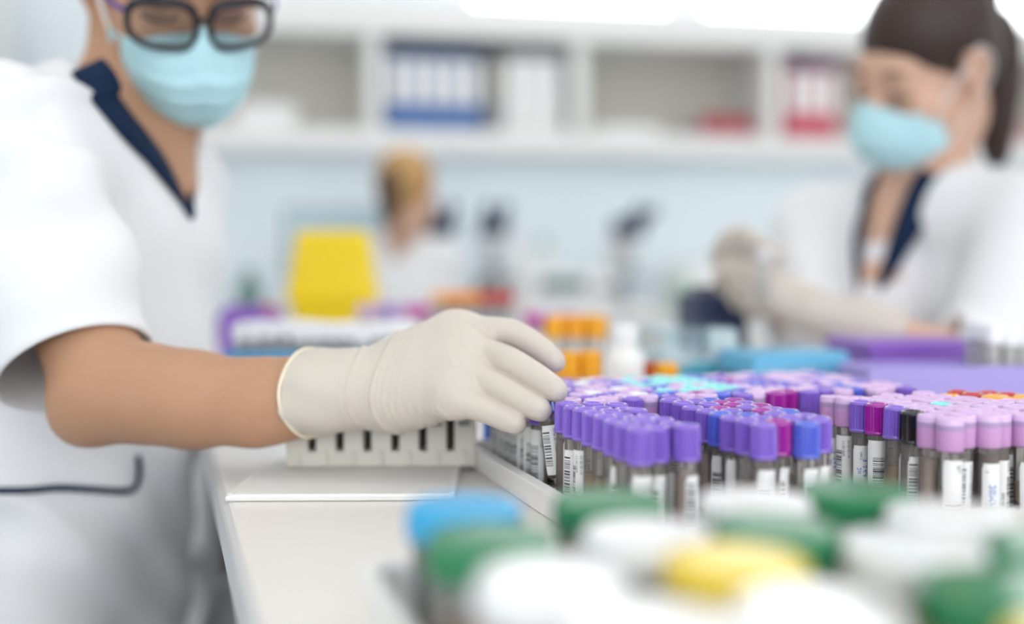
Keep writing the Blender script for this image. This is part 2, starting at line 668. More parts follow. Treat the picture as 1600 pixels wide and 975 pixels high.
# dark folder stack between blue and white binders
t = at_room('magazine_file', 'dark grey magazine file between the blue and the white binders', 'file box', .188, .04, 1.60)
mb = MB()
mb.box((.004, .24, .3), (-.028, .12, .15), .001).box((.004, .24, .3), (.028, .12, .15), .001).box((.06, .004, .3), (0, .238, .15), .001).box((.06, .24, .004), (0, .12, .002)).box((.06, .004, .12), (0, .002, .06), .001)
mb.obj('case', M['grey_panel'], t)
MB().box((.045, .22, .27), (0, .122, .142), .001).obj('journals', M['beige_panel'], t)
# red books lying flat in the third bay
for i in range(3):
    t = at_room('red_book', 'dull red book lying flat in the wall shelf, %s of the pile' % ('bottom', 'middle', 'top')[i], 'book', 1.145 - .008 * i, .15, 1.60 + .03 * i, 'red books lying in the wall shelf')
    mb = MB().box((.22, .16, .003), (0, 0, .0015), .001).box((.22, .16, .003), (0, 0, .0275), .001).box((.22, .003, .028), (0, -.0785, .0145), .001)
    mb.obj('cover', M['book_red'], t)
    MB().box((.212, .152, .024), (0, .001, .0145)).obj('pages', M['paper'], t)
# paper pile in the first bay
t = tag(MB().box((.22, .2, .06), (0, 0, .03), .006).box((.21, .2, .03), (.01, .01, .075), .006, rot=.06).obj('paper_stack', M['paper'], None, wp(-.68, .14, 1.60), (0, 0, RA + .05)),
        'stack of white paper in the left bay of the wall shelf', 'paper')
t = tag(MB().box((.25, .2, .035), (0, 0, .0175), .006).obj('paper_stack', M['paper'], None, wp(.72, .14, 1.60), (0, 0, RA)),
        'low stack of white paper beside the red books on the shelf', 'paper')

# ------------------------------------------------------------------ counter along the far wall
ctr = at_room('wall_counter', 'long white laboratory counter along the far wall', 'counter', 0, 0)
room_box('worktop', -1.5, S1 - .02, -.30, .375, .86, .90, M['white_lac'], .006, ctr)
for i in range(5):
    a = -1.49 + i * .93
    c = room_box('cupboard', a, a + .91, -.27, .37, .1, .86, M['white_lac'], .004, ctr)
    MB().box((.44, .018, .72), (-.225, -.33, 0), .003).obj('cupboard_door', M['white_lac'], c)
    MB().box((.44, .018, .72), (.225, -.33, 0), .003).obj('cupboard_door', M['white_lac'], c)
room_box('plinth', -1.49, S1 - .05, -.2, .37, 0, .1, M['grey_panel'], 0, ctr)

# tall cabinet at the left end
t = at_room('tall_cabinet', 'tall white storage cabinet behind the worker with glasses', 'cabinet', -2.02, -.12)
MB().box((.86, .62, 2.1), (0, 0, 1.05), .006).obj('body', M['white_lac'], t)
for sx in (-1, 1):
    dr = MB().box((.42, .02, 2.0), (sx * .214, -.32, 1.06), .004).obj('door', M['white_lac'], t)
    MB().box((.018, .02, .16), (sx * .04, -.342, 1.95 if sx > 0 else 1.2), .005).obj('handle', M['dark_plastic'], dr)


def microscope(s, d, label, ang=0.0):
    t = at_room('microscope', label, 'microscope', s, d, .90)
    t.rotation_euler = (0, 0, RA + ang)
    MB().box((.16, .2, .04), (0, 0, .02), .012, 3).obj('base', M['white_plastic'], t)
    MB().box((.06, .05, .25), (0, .07, .16), .014, 3).box((.06, .14, .05), (0, .01, .27), .014, 3).obj('arm', M['white_plastic'], t)
    MB().box((.14, .12, .014), (0, -.02, .13), .003).obj('stage', M['dark_plastic'], t)
    MB().lathe([(0, .1), (.02, .1), (.02, .12), (.012, .125), (0, .125)], 16, Matrix.Translation((0, -.02, -.06))).obj('illuminator', M['grey_metal'], t)
    tr_ = MB().lathe([(0, .19), (.026, .19), (.03, .2), (.03, .25), (0, .25)], 20, Matrix.Translation((0, -.02, 0))).obj('objective_turret', M['grey_metal'], t)
    MB().lathe([(0, .15), (.009, .15), (.011, .2), (0, .2)], 12, Matrix.Translation((.01, -.03, 0))).obj('objective', M['grey_metal'], tr_)
    MB().box((.105, .1, .075), (0, -.02, .325), .02, 3).obj('head', M['navy_plastic'], t)
    for sx in (-1, 1):
        MB().sweep([(sx * .03, -.05, .335), (sx * .03, -.12, .38)], [.018, .015], 14).sweep([(sx * .03, -.115, .377), (sx * .03, -.135, .389)], [.02, .02], 14).obj('eyepiece', M['navy_plastic'], t)
    for sx in (-1, 1):
        MB().sweep([(sx * .03, .07, .09), (sx * .055, .07, .09)], [.022, .022], 16).obj('focus_knob', M['dark_plastic'], t)
    return t


microscope(-.04, -.14, 'microscope with navy eyepieces just right of the blond worker')
microscope(.15, -.14, 'second microscope with navy eyepieces to the right of the blond worker')
microscope(.67, -.08, 'single microscope standing alone on the far counter', .4)

# analyser
t = at_room('analyser', 'white bench analyser with a dark green display strip on the far counter', 'analyser', .12, -.1, .90)
t.location = wp(.41, -.2, .90)
MB().box((.36, .14, .16), (0, -.0, .08), .02, 3).obj('housing', M['white_plastic'], t)
MB().box((.17, .008, .05), (-.02, -.072, .115), .003).obj('display', M['green_dark'], t)
MB().box((.1, .008, .03), (.16, -.072, .1), .003).obj('keypad', M['grey_panel'], t)
t = at_room('analyser', 'low white analyser box at the right of the far counter', 'analyser', 1.08, -.03, .90)
MB().box((.45, .34, .17), (0, 0, .085), .02, 3).obj('housing', M['white_plastic'], t)
MB().box((.42, .3, .02), (0, 0, .18), .008).obj('lid', M['white_lac'], t)
MB().box((.06, .008, .09), (-.02, -.172, .1), .003).obj('display', M['green_pale'], t)
t = at_room('centrifuge', 'round white centrifuge at the right of the far counter', 'centrifuge', 1.55, -.02, .90)
MB().box((.4, .42, .24), (0, 0, .12), .04, 4).obj('housing', M['white_plastic'], t)
MB().lathe([(0, .275), (.13, .272), (.16, .26), (.17, .24), (0, .24)], 32).obj('lid', M['white_lac'], t)
MB().box((.2, .01, .05), (0, -.212, .14), .003).obj('control_panel', M['grey_panel'], t)

# monitor
t = at_room('monitor', 'computer monitor with pale blue screen behind the yellow bin', 'monitor', -.4, -.02, .90)
MB().box((.2, .16, .015), (0, 0, .0075), .005).obj('foot', M['grey_panel'], t)
MB().box((.04, .03, .15), (0, .02, .08), .006).obj('stand', M['grey_panel'], t)
MB().box((.42, .035, .27), (0, 0, .265), .008).obj('casing', M['grey_panel'], t)
MB().box((.4, .004, .245), (0, -.0185, .265)).obj('screen', M['screen'], t)


def bottle(s, d, r, h, m, cap_m, label, group=None):
    t = at_room('reagent_bottle', label, 'bottle', s, d, .90, group)
    MB().lathe([(0, 0), (r * .9, 0), (r, .006), (r, h * .62), (r * .85, h * .72), (r * .42, h * .8), (r * .4, h * .84), (0, h * .84)], 24).obj('body', m, t)
    MB().lathe([(0, h * .83), (r * .5, h * .83), (r * .5, h * .99), (r * .44, h), (0, h)], 24, ribs=1, rib_d=.001, rib_z=(h * .83, h * .99)).obj('cap', cap_m, t)


bottle(-.72, -.18, .04, .17, M['green_dark'], M['green_dark'], 'small dark green bottle left of the yellow bin')
bottle(.29, .12, .045, .34, M['white_plastic'], M['white_plastic'], 'tall white bottle behind the analyser, left of a pair')
bottle(.39, .1, .04, .3, M['white_plastic'], M['green_pale'], 'tall white bottle with pale green cap behind the analyser')
bottle(.84, -.25, .035, .18, M['green_pale'], M['white_plastic'], 'pale green bottle in front of the low analyser')
bottle(-.98, -.1, .05, .26, M['white_plastic'], M['white_plastic'], 'white plastic bottle at the left end of the far counter')

# ------------------------------------------------------------------ the main bench
BA = math.radians(18.7)
BO = Vector((-0.110, 0.4345, 0))
BU = Vector((math.cos(BA), math.sin(BA), 0))
BV = Vector((-math.sin(BA), math.cos(BA), 0))
bench = tag(empty('laboratory_bench', BO, BA), 'large cream laboratory bench covered with sample tubes and jars', 'bench')
BW, BV0, BV1 = .82, -.75, 1.95
MB().box((BW - .004, BV1 - BV0 - .004, .026), (BW / 2, (BV0 + BV1) / 2, .900 - .013), .003).obj('worktop', M['bench'], bench)
eb = MB()
for a, b, c, e in ((.004, (BV0 + BV1) / 2, .012, BV1 - BV0), (BW - .004, (BV0 + BV1) / 2, .012, BV1 - BV0)):
    eb.box((c, e, .034), (a, b, .900 - .0185), .004)
for v in (BV0, BV1):
    eb.box((BW, .012, .034), (BW / 2, v, .900 - .0185), .004)
eb.obj('edge_band', M['bench_edge'], bench)
for va, vb in ((BV0 + .06, -.02), (.98, BV1 - .06)):
    c = MB().box((.40, vb - va, .77), (.245, (va + vb) / 2, .475), .006).obj('cupboard', M['bench_carcass_shade'], bench)  # dark block added to give the dark space below the worktop
    for k in range(2):
        w_ = (vb - va) / 2
        MB().box((.012, w_ - .01, .72), (.039, va + w_ * (k + .5), .475), .003).obj('cupboard_door', M['bench_carcass_shade'], c)
for u in (.25, BW - .25):
    for v in (BV0 + .08, BV1 - .08, .5):
        MB().box((.05, .05, .865), (u, v, .4325), .004).obj('leg', M['grey_metal'], bench)


def bp(u, v, z=.900):
    return BO + BU * u + BV * v + Vector((0, 0, z))

# ------------------------------------------------------------------ people: materials
M['skin'] = mat('skin', (0.48, 0.27, 0.165), 0.5, spec=0.4, sss=0.15, sss_scale=0.008, var=0.07, var_scale=45, bump=0.15, bump_scale=350)
M['skin_pale'] = mat('skin_pale', (0.66, 0.42, 0.31), 0.5, spec=0.35, sss=0.25, sss_scale=0.008, var=0.05, var_scale=40)
M['coat'] = mat('white_cotton', (0.80, 0.81, 0.835), 0.85, spec=0.15, sheen=0.1, var=0.012, var_scale=25, bump=0.25, bump_scale=60)
M['shirt'] = mat('pale_cotton_shirt', (0.80, 0.78, 0.82), 0.85, spec=0.15, var=0.02)
M['navy_cloth'] = mat('navy_cloth', (0.008, 0.022, 0.058), 0.8, spec=0.2, var=0.15, var_scale=60, bump=0.2)
M['trouser'] = mat('grey_trouser_cloth', (0.30, 0.30, 0.33), 0.85, spec=0.15, var=0.05, bump=0.2)
M['shoe'] = mat('white_shoe', (0.7, 0.7, 0.7), 0.5, var=0.03)
M['mask'] = mat('mask_blue', (0.50, 0.78, 0.85), 0.8, spec=0.2, var=0.03, var_scale=50, bump=0.3, bump_scale=500)
M['elastic'] = mat('mask_elastic', (0.82, 0.79, 0.78), 0.8, var=0.02)
M['glove'] = mat('latex_glove', (0.61, 0.555, 0.495), 0.42, spec=0.4, sss=0.12, sss_scale=0.004, sssr=(1, .7, .5), var=0.05, var_scale=25, bump=0.12, bump_scale=420)
M['glove_bead'] = mat('latex_bead', (0.80, 0.72, 0.56), 0.4, spec=0.4, var=0.03)
M['hair'] = mat('dark_brown_hair', (0.035, 0.018, 0.014), 0.38, spec=0.5, var=0.35, var_scale=18, bump=0.5, bump_scale=60, stretch=(1, 6, 6))
M['hair_brown'] = mat('reddish_brown_hair', (0.10, 0.04, 0.025), 0.45, spec=0.4, var=0.3, var_scale=18, bump=0.5, bump_scale=60, stretch=(6, 6, 1))
M['hair_blond'] = mat('blond_hair', (0.52, 0.31, 0.12), 0.5, spec=0.4, var=0.3, var_scale=14, bump=0.5, bump_scale=60, stretch=(6, 6, 1))
M['hair_blond_dark'] = mat('dark_blond_hair', (0.10, 0.055, 0.03), 0.5, spec=0.4, var=0.3, var_scale=14, bump=0.5, bump_scale=60, stretch=(6, 6, 1))
M['frame_black'] = mat('black_acetate', (0.012, 0.011, 0.016), 0.2, spec=0.6, var=0.05)
M['frame_purple'] = mat('purple_acetate', (0.10, 0.06, 0.30), 0.25, spec=0.5, var=0.05)
M['lens'] = clear_mat('spectacle_lens', opac=0.02, rough=0.02, fres=1.5)
M['eye_white'] = mat('eye_white', (0.8, 0.78, 0.76), 0.2, var=0.02)
M['iris'] = mat('dark_iris', (0.05, 0.025, 0.015), 0.15, var=0.1)
M['lash'] = mat('dark_lashes', (0.02, 0.012, 0.01), 0.6, var=0.1)


class Head:
    """Head frame: x to the person's own right, y forward, z up."""
    def __init__(s, c, yaw, pitch, roll=0.0, k=1.0):
        # yaw: angle of the face from -Y towards +X; pitch: face tipped down
        f = Vector((math.sin(yaw), -math.cos(yaw), 0))
        r = Vector((f.y, -f.x, 0))
        fw = f * math.cos(pitch) - Vector((0, 0, math.sin(pitch)))
        up = f * math.sin(pitch) + Vector((0, 0, math.cos(pitch)))
        r2 = r * math.cos(roll) + up * math.sin(roll)
        up2 = up * math.cos(roll) - r * math.sin(roll)
        s.R = np.array([[r2[i], fw[i], up2[i]] for i in range(3)])
        s.c = np.array(c)
        s.k = k

    def p(s, x, y, z):
        return Vector(s.c + s.R @ (np.array((x, y, z)) * s.k))

    def M4(s):
        m = Matrix([list(s.R[i]) + [s.c[i]] for i in range(3)] + [[0, 0, 0, 1]])
        return m


def head_solid(S, H, neck):
    e = lambda c, r, k, op='add': S.ell(H.p(*c), r, H.R, k, op)
    e((0, -.014, .045), (.073, .093, .085), 0)
    e((0, .028, -.015), (.061, .064, .085), .02)
    for q in (-1, 1):
        S.cap(H.p(q * .05, .005, -.055), H.p(q * .018, .07, -.097), .017, .016, .025)
        e((q * .041, .058, -.028), (.024, .024, .026), .02)
    e((0, .078, -.1), (.02, .018, .017), .015)
    S.cap(H.p(-.034, .079, .03), H.p(.034, .079, .03), .012, .012, .02)
    for q in (-1, 1):
        e((q * .032, .098, .007), (.017, .014, .012), .012, 'sub')
        e((q * .032, .0755, .006), (.0155, .0135, .0125), .004)
        e((q * .033, .083, .016), (.018, .008, .005), .008)
    S.chain([H.p(0, .086, .014), H.p(0, .1, -.01), H.p(0, .112, -.03)], [.008, .0085, .0115], .012)
    for q in (-1, 1):
        e((q * .012, .1, -.034), (.008, .01, .007), .006)
        e((q * .006, .106, -.041), (.0035, .005, .004), .003, 'sub')
    e((0, .092, -.064), (.023, .01, .0055), .004)
    e((0, .0905, -.074), (.02, .01, .0065), .004)
    for q in (-1, 1):
        S.chain([H.p(q * .072, .004, -.034), H.p(q * .079, -.008, -.02), H.p(q * .085, -.017, .005), H.p(q * .085, -.012, .024), H.p(q * .078, .003, .028), H.p(q * .074, .01, .012)],
                [.006, .0055, .005, .005, .0045, .004], .006)
        e((q * .075, -.002, .0), (.006, .012, .026), .006)
        e((q * .084, .002, .0), (.005, .007, .012), .004, 'sub')
    S.chain([H.p(0, -.03, -.01), H.p(0, -.022, -.075), neck], [.056, .053, .058], .03)
    # sternomastoid
    for q in (-1, 1):
        S.cap(H.p(q * .06, -.02, -.04), neck + Vector(H.R[:, 1]) * .045 + Vector((0, 0, -.02)), .013, .012, .02)


def head_details(H, root, iris=True):
    for q in (-1, 1):
        eb = MB()
        m = H.M4() @ Matrix.Translation((q * .032, .0765, .005))
        prof = [(.0118 * math.sin(a), -.0118 * math.cos(a)) for a in [PI * i / 12 for i in range(13)]]
        eb.lathe(prof, 16, m @ Matrix.Rotation(-PI / 2, 4, 'X'))
        lash = MB().sweep(smooth_curve([H.p(q * .015, .086, .0), H.p(q * .025, .0915, -.003), H.p(q * .037, .0905, -.003), H.p(q * .048, .083, .001)], 5), .0014, 6)
        lash.obj('eyelashes', M['lash'], root)
        MB().sweep(smooth_curve([H.p(q * .014, .0915, .03), H.p(q * .03, .093, .036), H.p(q * .05, .08, .033)], 5), [.0028] * 5 + [.0026] * 3 + [.0018] * 3, 8, flat=.6).obj('eyebrow', M['lash'], root)


def face_mask(H, root, wide=1.0, edge=.042):
    rows = []
    nv, nu = 36, 41
    for j in range(nv + 1):
        v = j / nv
        row = []
        for i in range(nu):
            s_ = -1 + 2 * i / (nu - 1)
            a = abs(s_)
            zt = -.004 - .026 * a ** 1.1 + (.004 if a < .12 else 0)
            zb = -.117 + .030 * a ** 1.6
            z = zt + (zb - zt) * v
            flt = .010 * max(0, 1 - v / .22) * math.sin(PI * min(1, a * 1.15)) ** 2
            yc = .114 + .018 * math.sin(min(1, v * 1.9) * PI / 2) - .05 * max(0, (v - .35) / .65) ** 1.7
            ye = edge - .012 * v
            y = ye + (yc - ye) * (1 - a ** 2.7) ** (.74)
            x = s_ * (.071 - .006 * v) * wide
            # pleats
            pl = 0.0
            for c in (.34, .52, .70):
                t = (v - c) / .03
                pl += .0042 / (1 + math.exp(-max(-30, min(30, t * 4)))) * (1 - a ** 4)
            y += pl - .008 * v - flt
            x *= 1 + pl * 3
            y += .0012 * math.sin(9 * s_ + 5 * v) * (1 - a)
            row.append(H.p(x, y, z))
        rows.append(row)
    mb = MB().grid(rows)
    o = mb.obj('face_mask', M['mask'], root)
    md = o.modifiers.new('thickness', 'SOLIDIFY')
    md.thickness = .0018
    md.offset = 0
    eg = MB()
    eg.sweep(rows[0], .0016, 6).sweep(rows[-1], .0014, 6)
    eg.sweep([r[0] for r in rows], .0016, 6).sweep([r[-1] for r in rows], .0016, 6)
    eg.obj('binding', M['mask'], o)
    for q, k in ((-1, 0), (1, -1)):
        top, bot = rows[1][k], rows[-2][k]
        pts = smooth_curve([top, H.p(q * .078, .012, .012), H.p(q * .0815, -.012, .033), H.p(q * .087, -.027, .012), H.p(q * .083, -.02, -.02), H.p(q * .075, .0, -.045), bot], 6)
        MB().sweep(pts, .0022, 6, flat=.6).obj('ear_loop', M['elastic'], o)
    return o


def hair_cap(S, H, low=0.0, fwd=0.0):
    """Smooth hair combed back over the skull."""
    S.ell(H.p(0, -.016, .047), (.079, .099, .091), H.R, 0)
    S.ell(H.p(0, -.04, .0), (.07, .072, .075), H.R, .02)
    n = H.R @ np.array((0, .76, -.65))
    S.half(H.p(0, fwd, -.012 + low), n, .004)
    S.half(H.p(0, -.02, -.062), H.R @ np.array((0, .15, -1)), .01)
    for q in (-1, 1):
        S.ell(H.p(q * .085, .0, -.002), (.022, .022, .034), H.R, .006, 'sub')


# ================================================================== the worker with glasses (left)
N1 = Vector((-.372, 1.0, 1.205))
H1 = Head(P(272, -32, 1.0), math.radians(33), math.radians(35), math.radians(-8))
SR1, SL1 = P(28, 232, .86), P(252, 282, 1.11)
E1 = P(166, 610, .757)
ARM1 = [E1, P(230, 615, .753), P(300, 624, .748), P(400, 629, .742), P(440, 624, .739), P(485, 614, .735), P(590, 609, .728)]
ARM1R = [.0355, .0350, .0342, .0305, .0276, .0245, .0215]
worker = tag(empty('person', (-.45, 1.0, 0)), 'person in glasses and blue mask leaning over the bench, gloved hand gripping a tube', 'person')
PI_ = worker.location.copy()


def worker_body():
    S = Solid((-.74, .60, .0), (.06, 1.36, 1.46), .0036)
    head_solid(S, H1, N1 + Vector((-.01, 0, -.005)))
    # torso and legs under the clothes
    S.cap(N1 + Vector((-.01, 0, -.06)), (-.43, 1.0, .98), .065, .08, .03, flat=((0.97, -.24, 0), 1.0))
    S.cap(SR1, SL1, .045, .045, .03)
    S.cap(N1 + Vector((.012, -.005, -.05)), N1 + Vector((.030, -.005, -.13)), .045, .05, .03)
    S.cap((-.42, 1.0, .98), (-.455, 1.0, .86), .09, .10, .03)
    for q in (-1, 1):
        S.chain([(-.455, 1.0 + q * .09, .86), (-.45, 1.0 + q * .095, .48), (-.47, 1.0 + q * .095, .09)], [.08, .052, .036], .03)
        S.cap((-.47, 1.0 + q * .095, .05), (-.33, 1.0 + q * .1, .035), .036, .028, .02)
    # right arm
    S.chain([SR1, E1 + (SR1 - E1) * .5, E1], [.040, .038, .0355], .02)
    S.chain(ARM1, ARM1R, .012)
    S.ell(P(126, 652, .757), (.015, .015, .015), None, .03)
    S.cap(ARM1[-1], P(660, 585, .726), .020, .013, .01)
    # left arm hanging behind
    S.chain([SL1, Vector((-.43, 1.17, 1.0)), Vector((-.46, 1.20, .80)), Vector((-.46, 1.20, .74))], [.043, .037, .025, .020], .02)
    for i in range(4):
        q = Vector((-.475 + .012 * i, 1.20, .74))
        S.chain([q, q + Vector((.002, 0, -.06)), q + Vector((.004, -.008, -.10))], [.010, .0085, .0065], .003)
    S.chain([Vector((-.44, 1.2, .765)), Vector((-.42, 1.19, .73)), Vector((-.415, 1.185, .70))], [.013, .010, .008], .008)
    return S.mesh('body', M['skin'], 1)


link('body', worker_body(), worker).matrix_parent_inverse = Matrix.Translation(-PI_)
head_details(H1, worker)
face_mask(H1, worker, .96, .046)

# glove
CUFF_C = P(488, 613, .7350)
CUFF_AX = (P(560, 607, .7305) - P(440, 612, .7375)).normalized()
CUFF_NEAR = (Vector((0, -1, 0)) + CUFF_AX * CUFF_AX.y).normalized()
CUFF_UP = (Vector((0, 0, 1)) - CUFF_AX * CUFF_AX.z)
CUFF_UP = (CUFF_UP - CUFF_NEAR * CUFF_UP.dot(CUFF_NEAR)).normalized()
CUFF_N = (CUFF_AX + CUFF_NEAR * .42).normalized()


def glove():
    S = Solid((-.20, .62, .905), (.065, .82, 1.04), .00105)
    W_ = P(590, 608, .728)
    # cuff and wrist
    cuff = [P(430, 617, .738), P(500, 612, .734), P(545, 608, .731), P(590, 607, .728), P(622, 601, .727)]
    S.chain(cuff, [.0318, .0306, .0282, .0258, .0238], .006)
    imcp, mmcp, rmcp, pmcp = P(706, 518, .738), P(716, 545, .720), P(714, 582, .704), P(703, 616, .690)
    wa, wb = P(612, 594, .738), P(618, 616, .724)
    S.cap(wa, imcp, .0185, .0108, .014)
    S.cap(wa, mmcp, .0185, .012, .014)
    S.cap(wb, rmcp, .0185, .012, .014)
    S.cap(wb, pmcp, .018, .0108, .014)
    S.cap(imcp, mmcp, .0112, .0118, .012)
    S.cap(mmcp, rmcp, .0118, .0118, .012)
    S.cap(rmcp, pmcp, .0118, .0112, .012)
    S.cap(P(640, 580, .745), P(668, 585, .738), .017, .016, .02)
    S.cap(wa, wb, .0185, .018, .02)
    S.cap(P(652, 568, .738), P(655, 612, .717), .0158, .0155, .025)
    S.cap(P(680, 550, .732), P(684, 606, .708), .0130, .0125, .025)
    # fingers
    F = [
        ([imcp, P(754, 517, .735), P(802, 521, .727), P(845, 546, .719), P(868, 566, .713)], [.0108, .0100, .0092, .0083, .0070]),
        ([mmcp, P(760, 553, .712), P(797, 566, .695), P(840, 591, .676), P(870, 611, .6625)], [.0122, .0100, .0098, .0087, .0073]),
        ([rmcp, P(750, 594, .694), P(780, 606, .682), P(820, 628, .667), P(846, 642, .6585)], [.0118, .0095, .0090, .0081, .0068]),
        ([pmcp, P(733, 631, .682), P(757, 640, .676), P(787, 654, .667), P(808, 663, .661)], [.0112, .0088, .0080, .0072, .0061]),
    ]
    for i, (pts, rad) in enumerate(F):
        T = Solid(S.lo, S.lo + (S.n - 1) * S.h, S.h) if False else None
        fs = smooth_curve(pts, 4)
        rr = np.interp(np.linspace(0, 4, len(fs)), range(5), rad)
        # the finger stays apart from its neighbours: small blend past the knuckle
        for j in range(len(fs) - 1):
            S.cap(fs[j], fs[j + 1], float(rr[j]), float(rr[j + 1]), .010 if j < 3 else .0022)
    # thumb on the far side, closing on the tube
    th = smooth_curve([P(632, 588, .760), P(700, 590, .778), P(770, 588, .762), P(822, 592, .738), P(846, 600, .716)], 4)
    rr = np.interp(np.linspace(0, 4, len(th)), range(5), [.019, .0145, .0115, .0105, .0085])
    for j in range(len(th) - 1):
        S.cap(th[j], th[j + 1], float(rr[j]), float(rr[j + 1]), .012 if j < 5 else .003)
    # hollow of the web between the knuckles, tendons
    for a, b in ((imcp, wa), (mmcp, wa), (rmcp, wb), (pmcp, wb)):
        pass
    # open cuff end
    S.half(CUFF_C - CUFF_AX * .0015, -CUFF_N, .0)
    ax = (P(560, 607, .7305) - P(440, 612, .7375)).normalized()
    S.cap(CUFF_C - ax * .05, CUFF_C + ax * .008, .0286, .0282, .001, 'sub')
    # wrinkles of thin latex
    ax = np.array((P(640, 600, .727) - P(500, 610, .734)).normalized())
    up = np.array((0, -.3, 1.0)); up = up - ax * (up @ ax); up /= np.linalg.norm(up)
    o = np.array(P(560, 608, .730))

    def fold(x, y, z):
        t = (x - o[0]) * ax[0] + (y - o[1]) * ax[1] + (z - o[2]) * ax[2]
        h = (x - o[0]) * up[0] + (y - o[1]) * up[1] + (z - o[2]) * up[2]
        d = 0
        # strong rings about the wrist
        for t0, cv, am, w in ((-.001, 10, .0016, .0012), (.016, 12, .0022, .0012), (.0205, 11, .0008, .0008), (.025, 11, .0005, .0008), (.0045, 10, .0004, .0007),
                              (.008, 11, .0005, .0007), (.012, 11, .0005, .0007), (.031, 9, .0004, .0008), (.036, 8, .0004, .0008), (-.006, 9, .0005, .0012)):
            u = t - t0 - cv * (h - .002) ** 2
            d = d - am * np.exp(-(u / w) ** 2)
        # short creases on the palm edge
        lowm = np.clip((-.008 - h) / .012, 0, 1)
        for t0, am in ((.042, .0008), (.048, .001), (.054, .0012), (.059, .0012), (.065, .001), (.071, .0008)):
            u = t - t0 + .35 * (h + .015)
            d = d - am * lowm * np.exp(-(u / .0011) ** 2)
        # loose cuff
        cm = np.clip((-.006 - t) / .03, 0, 1)
        d = d - cm * .0007 * np.sin(h * 210 + t * 90) - cm * .0005 * np.sin(h * 95 - t * 160 + 1)
        return d + 0 * x
    S.wave(fold)
    # stretched folds on the back of the hand, seen from the near side
    def crease(pts, am, w):
        q = [np.array(P(x_, y_, .705)) for x_, y_ in pts]
        for i_ in range(len(q) - 1):
            a_, b_ = q[i_], q[i_ + 1]
            vx, vz = b_[0] - a_[0], b_[2] - a_[2]
            L_ = vx * vx + vz * vz
            def fn(x, y, z):
                t = np.clip(((x - a_[0]) * vx + (z - a_[2]) * vz) / L_, 0, 1)
                d2 = (x - a_[0] - t * vx) ** 2 + (z - a_[2] - t * vz) ** 2
                return -am * np.exp(-d2 / w ** 2) * (y < .722)
            lo_, hi_ = np.minimum(a_, b_) - .005, np.maximum(a_, b_) + .005
            lo_[1], hi_[1] = .64, .722
            S.wave(fn, lo_, hi_)
    crease([(706, 556), (718, 580), (732, 598)], .0007, .0011)
    crease([(712, 585), (722, 600)], .0006, .001)
    crease([(742, 536), (750, 552), (757, 568)], .0007, .0011)
    crease([(728, 538), (736, 550)], .0005, .001)
    crease([(764, 512), (768, 524)], .0005, .001)
    for x_ in (598, 610, 622, 640, 655, 668, 678, 688):
        crease([(x_, 622 + (x_ - 600) * .12), (x_ + 3, 640), (x_ + 10, 655 - (x_ - 598) * .12)], .0007, .0009)
    crease([(690, 632), (699, 640), (706, 650)], .001, .001)

    # fine stretched folds on the back of the hand
    def streak(a, b, w, am):
        a, b = np.array(a), np.array(b)
        ba = b - a
        L = ba @ ba
        def fn(x, y, z):
            x, y, z = x - a[0], y - a[1], z - a[2]
            t = np.clip((x * ba[0] + y * ba[1] + z * ba[2]) / L, 0, 1)
            d2 = (x - t * ba[0]) ** 2 + (y - t * ba[1]) ** 2 + (z - t * ba[2]) ** 2
            return -am * np.exp(-d2 / w ** 2) * np.sin(PI * np.clip(t, .02, .98))
        pad = np.array((.006,) * 3)
        S.wave(fn, np.minimum(a, b) - pad, np.maximum(a, b) + pad)
    for (x0, y0, x1, y1, Y0, am) in ((705, 553, 733, 600, .698, .0009), (742, 535, 762, 572, .705, .0008), (714, 582, 724, 598, .69, .0006), (728, 540, 740, 558, .708, .0005)):
        pass
    return S.mesh('glove', M['glove'], 1)


gl = link('glove', glove(), worker)
gl.matrix_parent_inverse = Matrix.Translation(-PI_)
bead = []
for i in range(60):
    a = 2 * PI * i / 60
    r = .0316 + .0004 * math.sin(5 * a)
    bead.append(CUFF_C + (CUFF_UP * math.cos(a) + CUFF_NEAR * math.sin(a)) * r - CUFF_AX * (.42 * r * math.sin(a)))
bo = MB().sweep(bead, .0015, 8, closed=True).obj('rolled_rim', M['glove_bead'], gl)


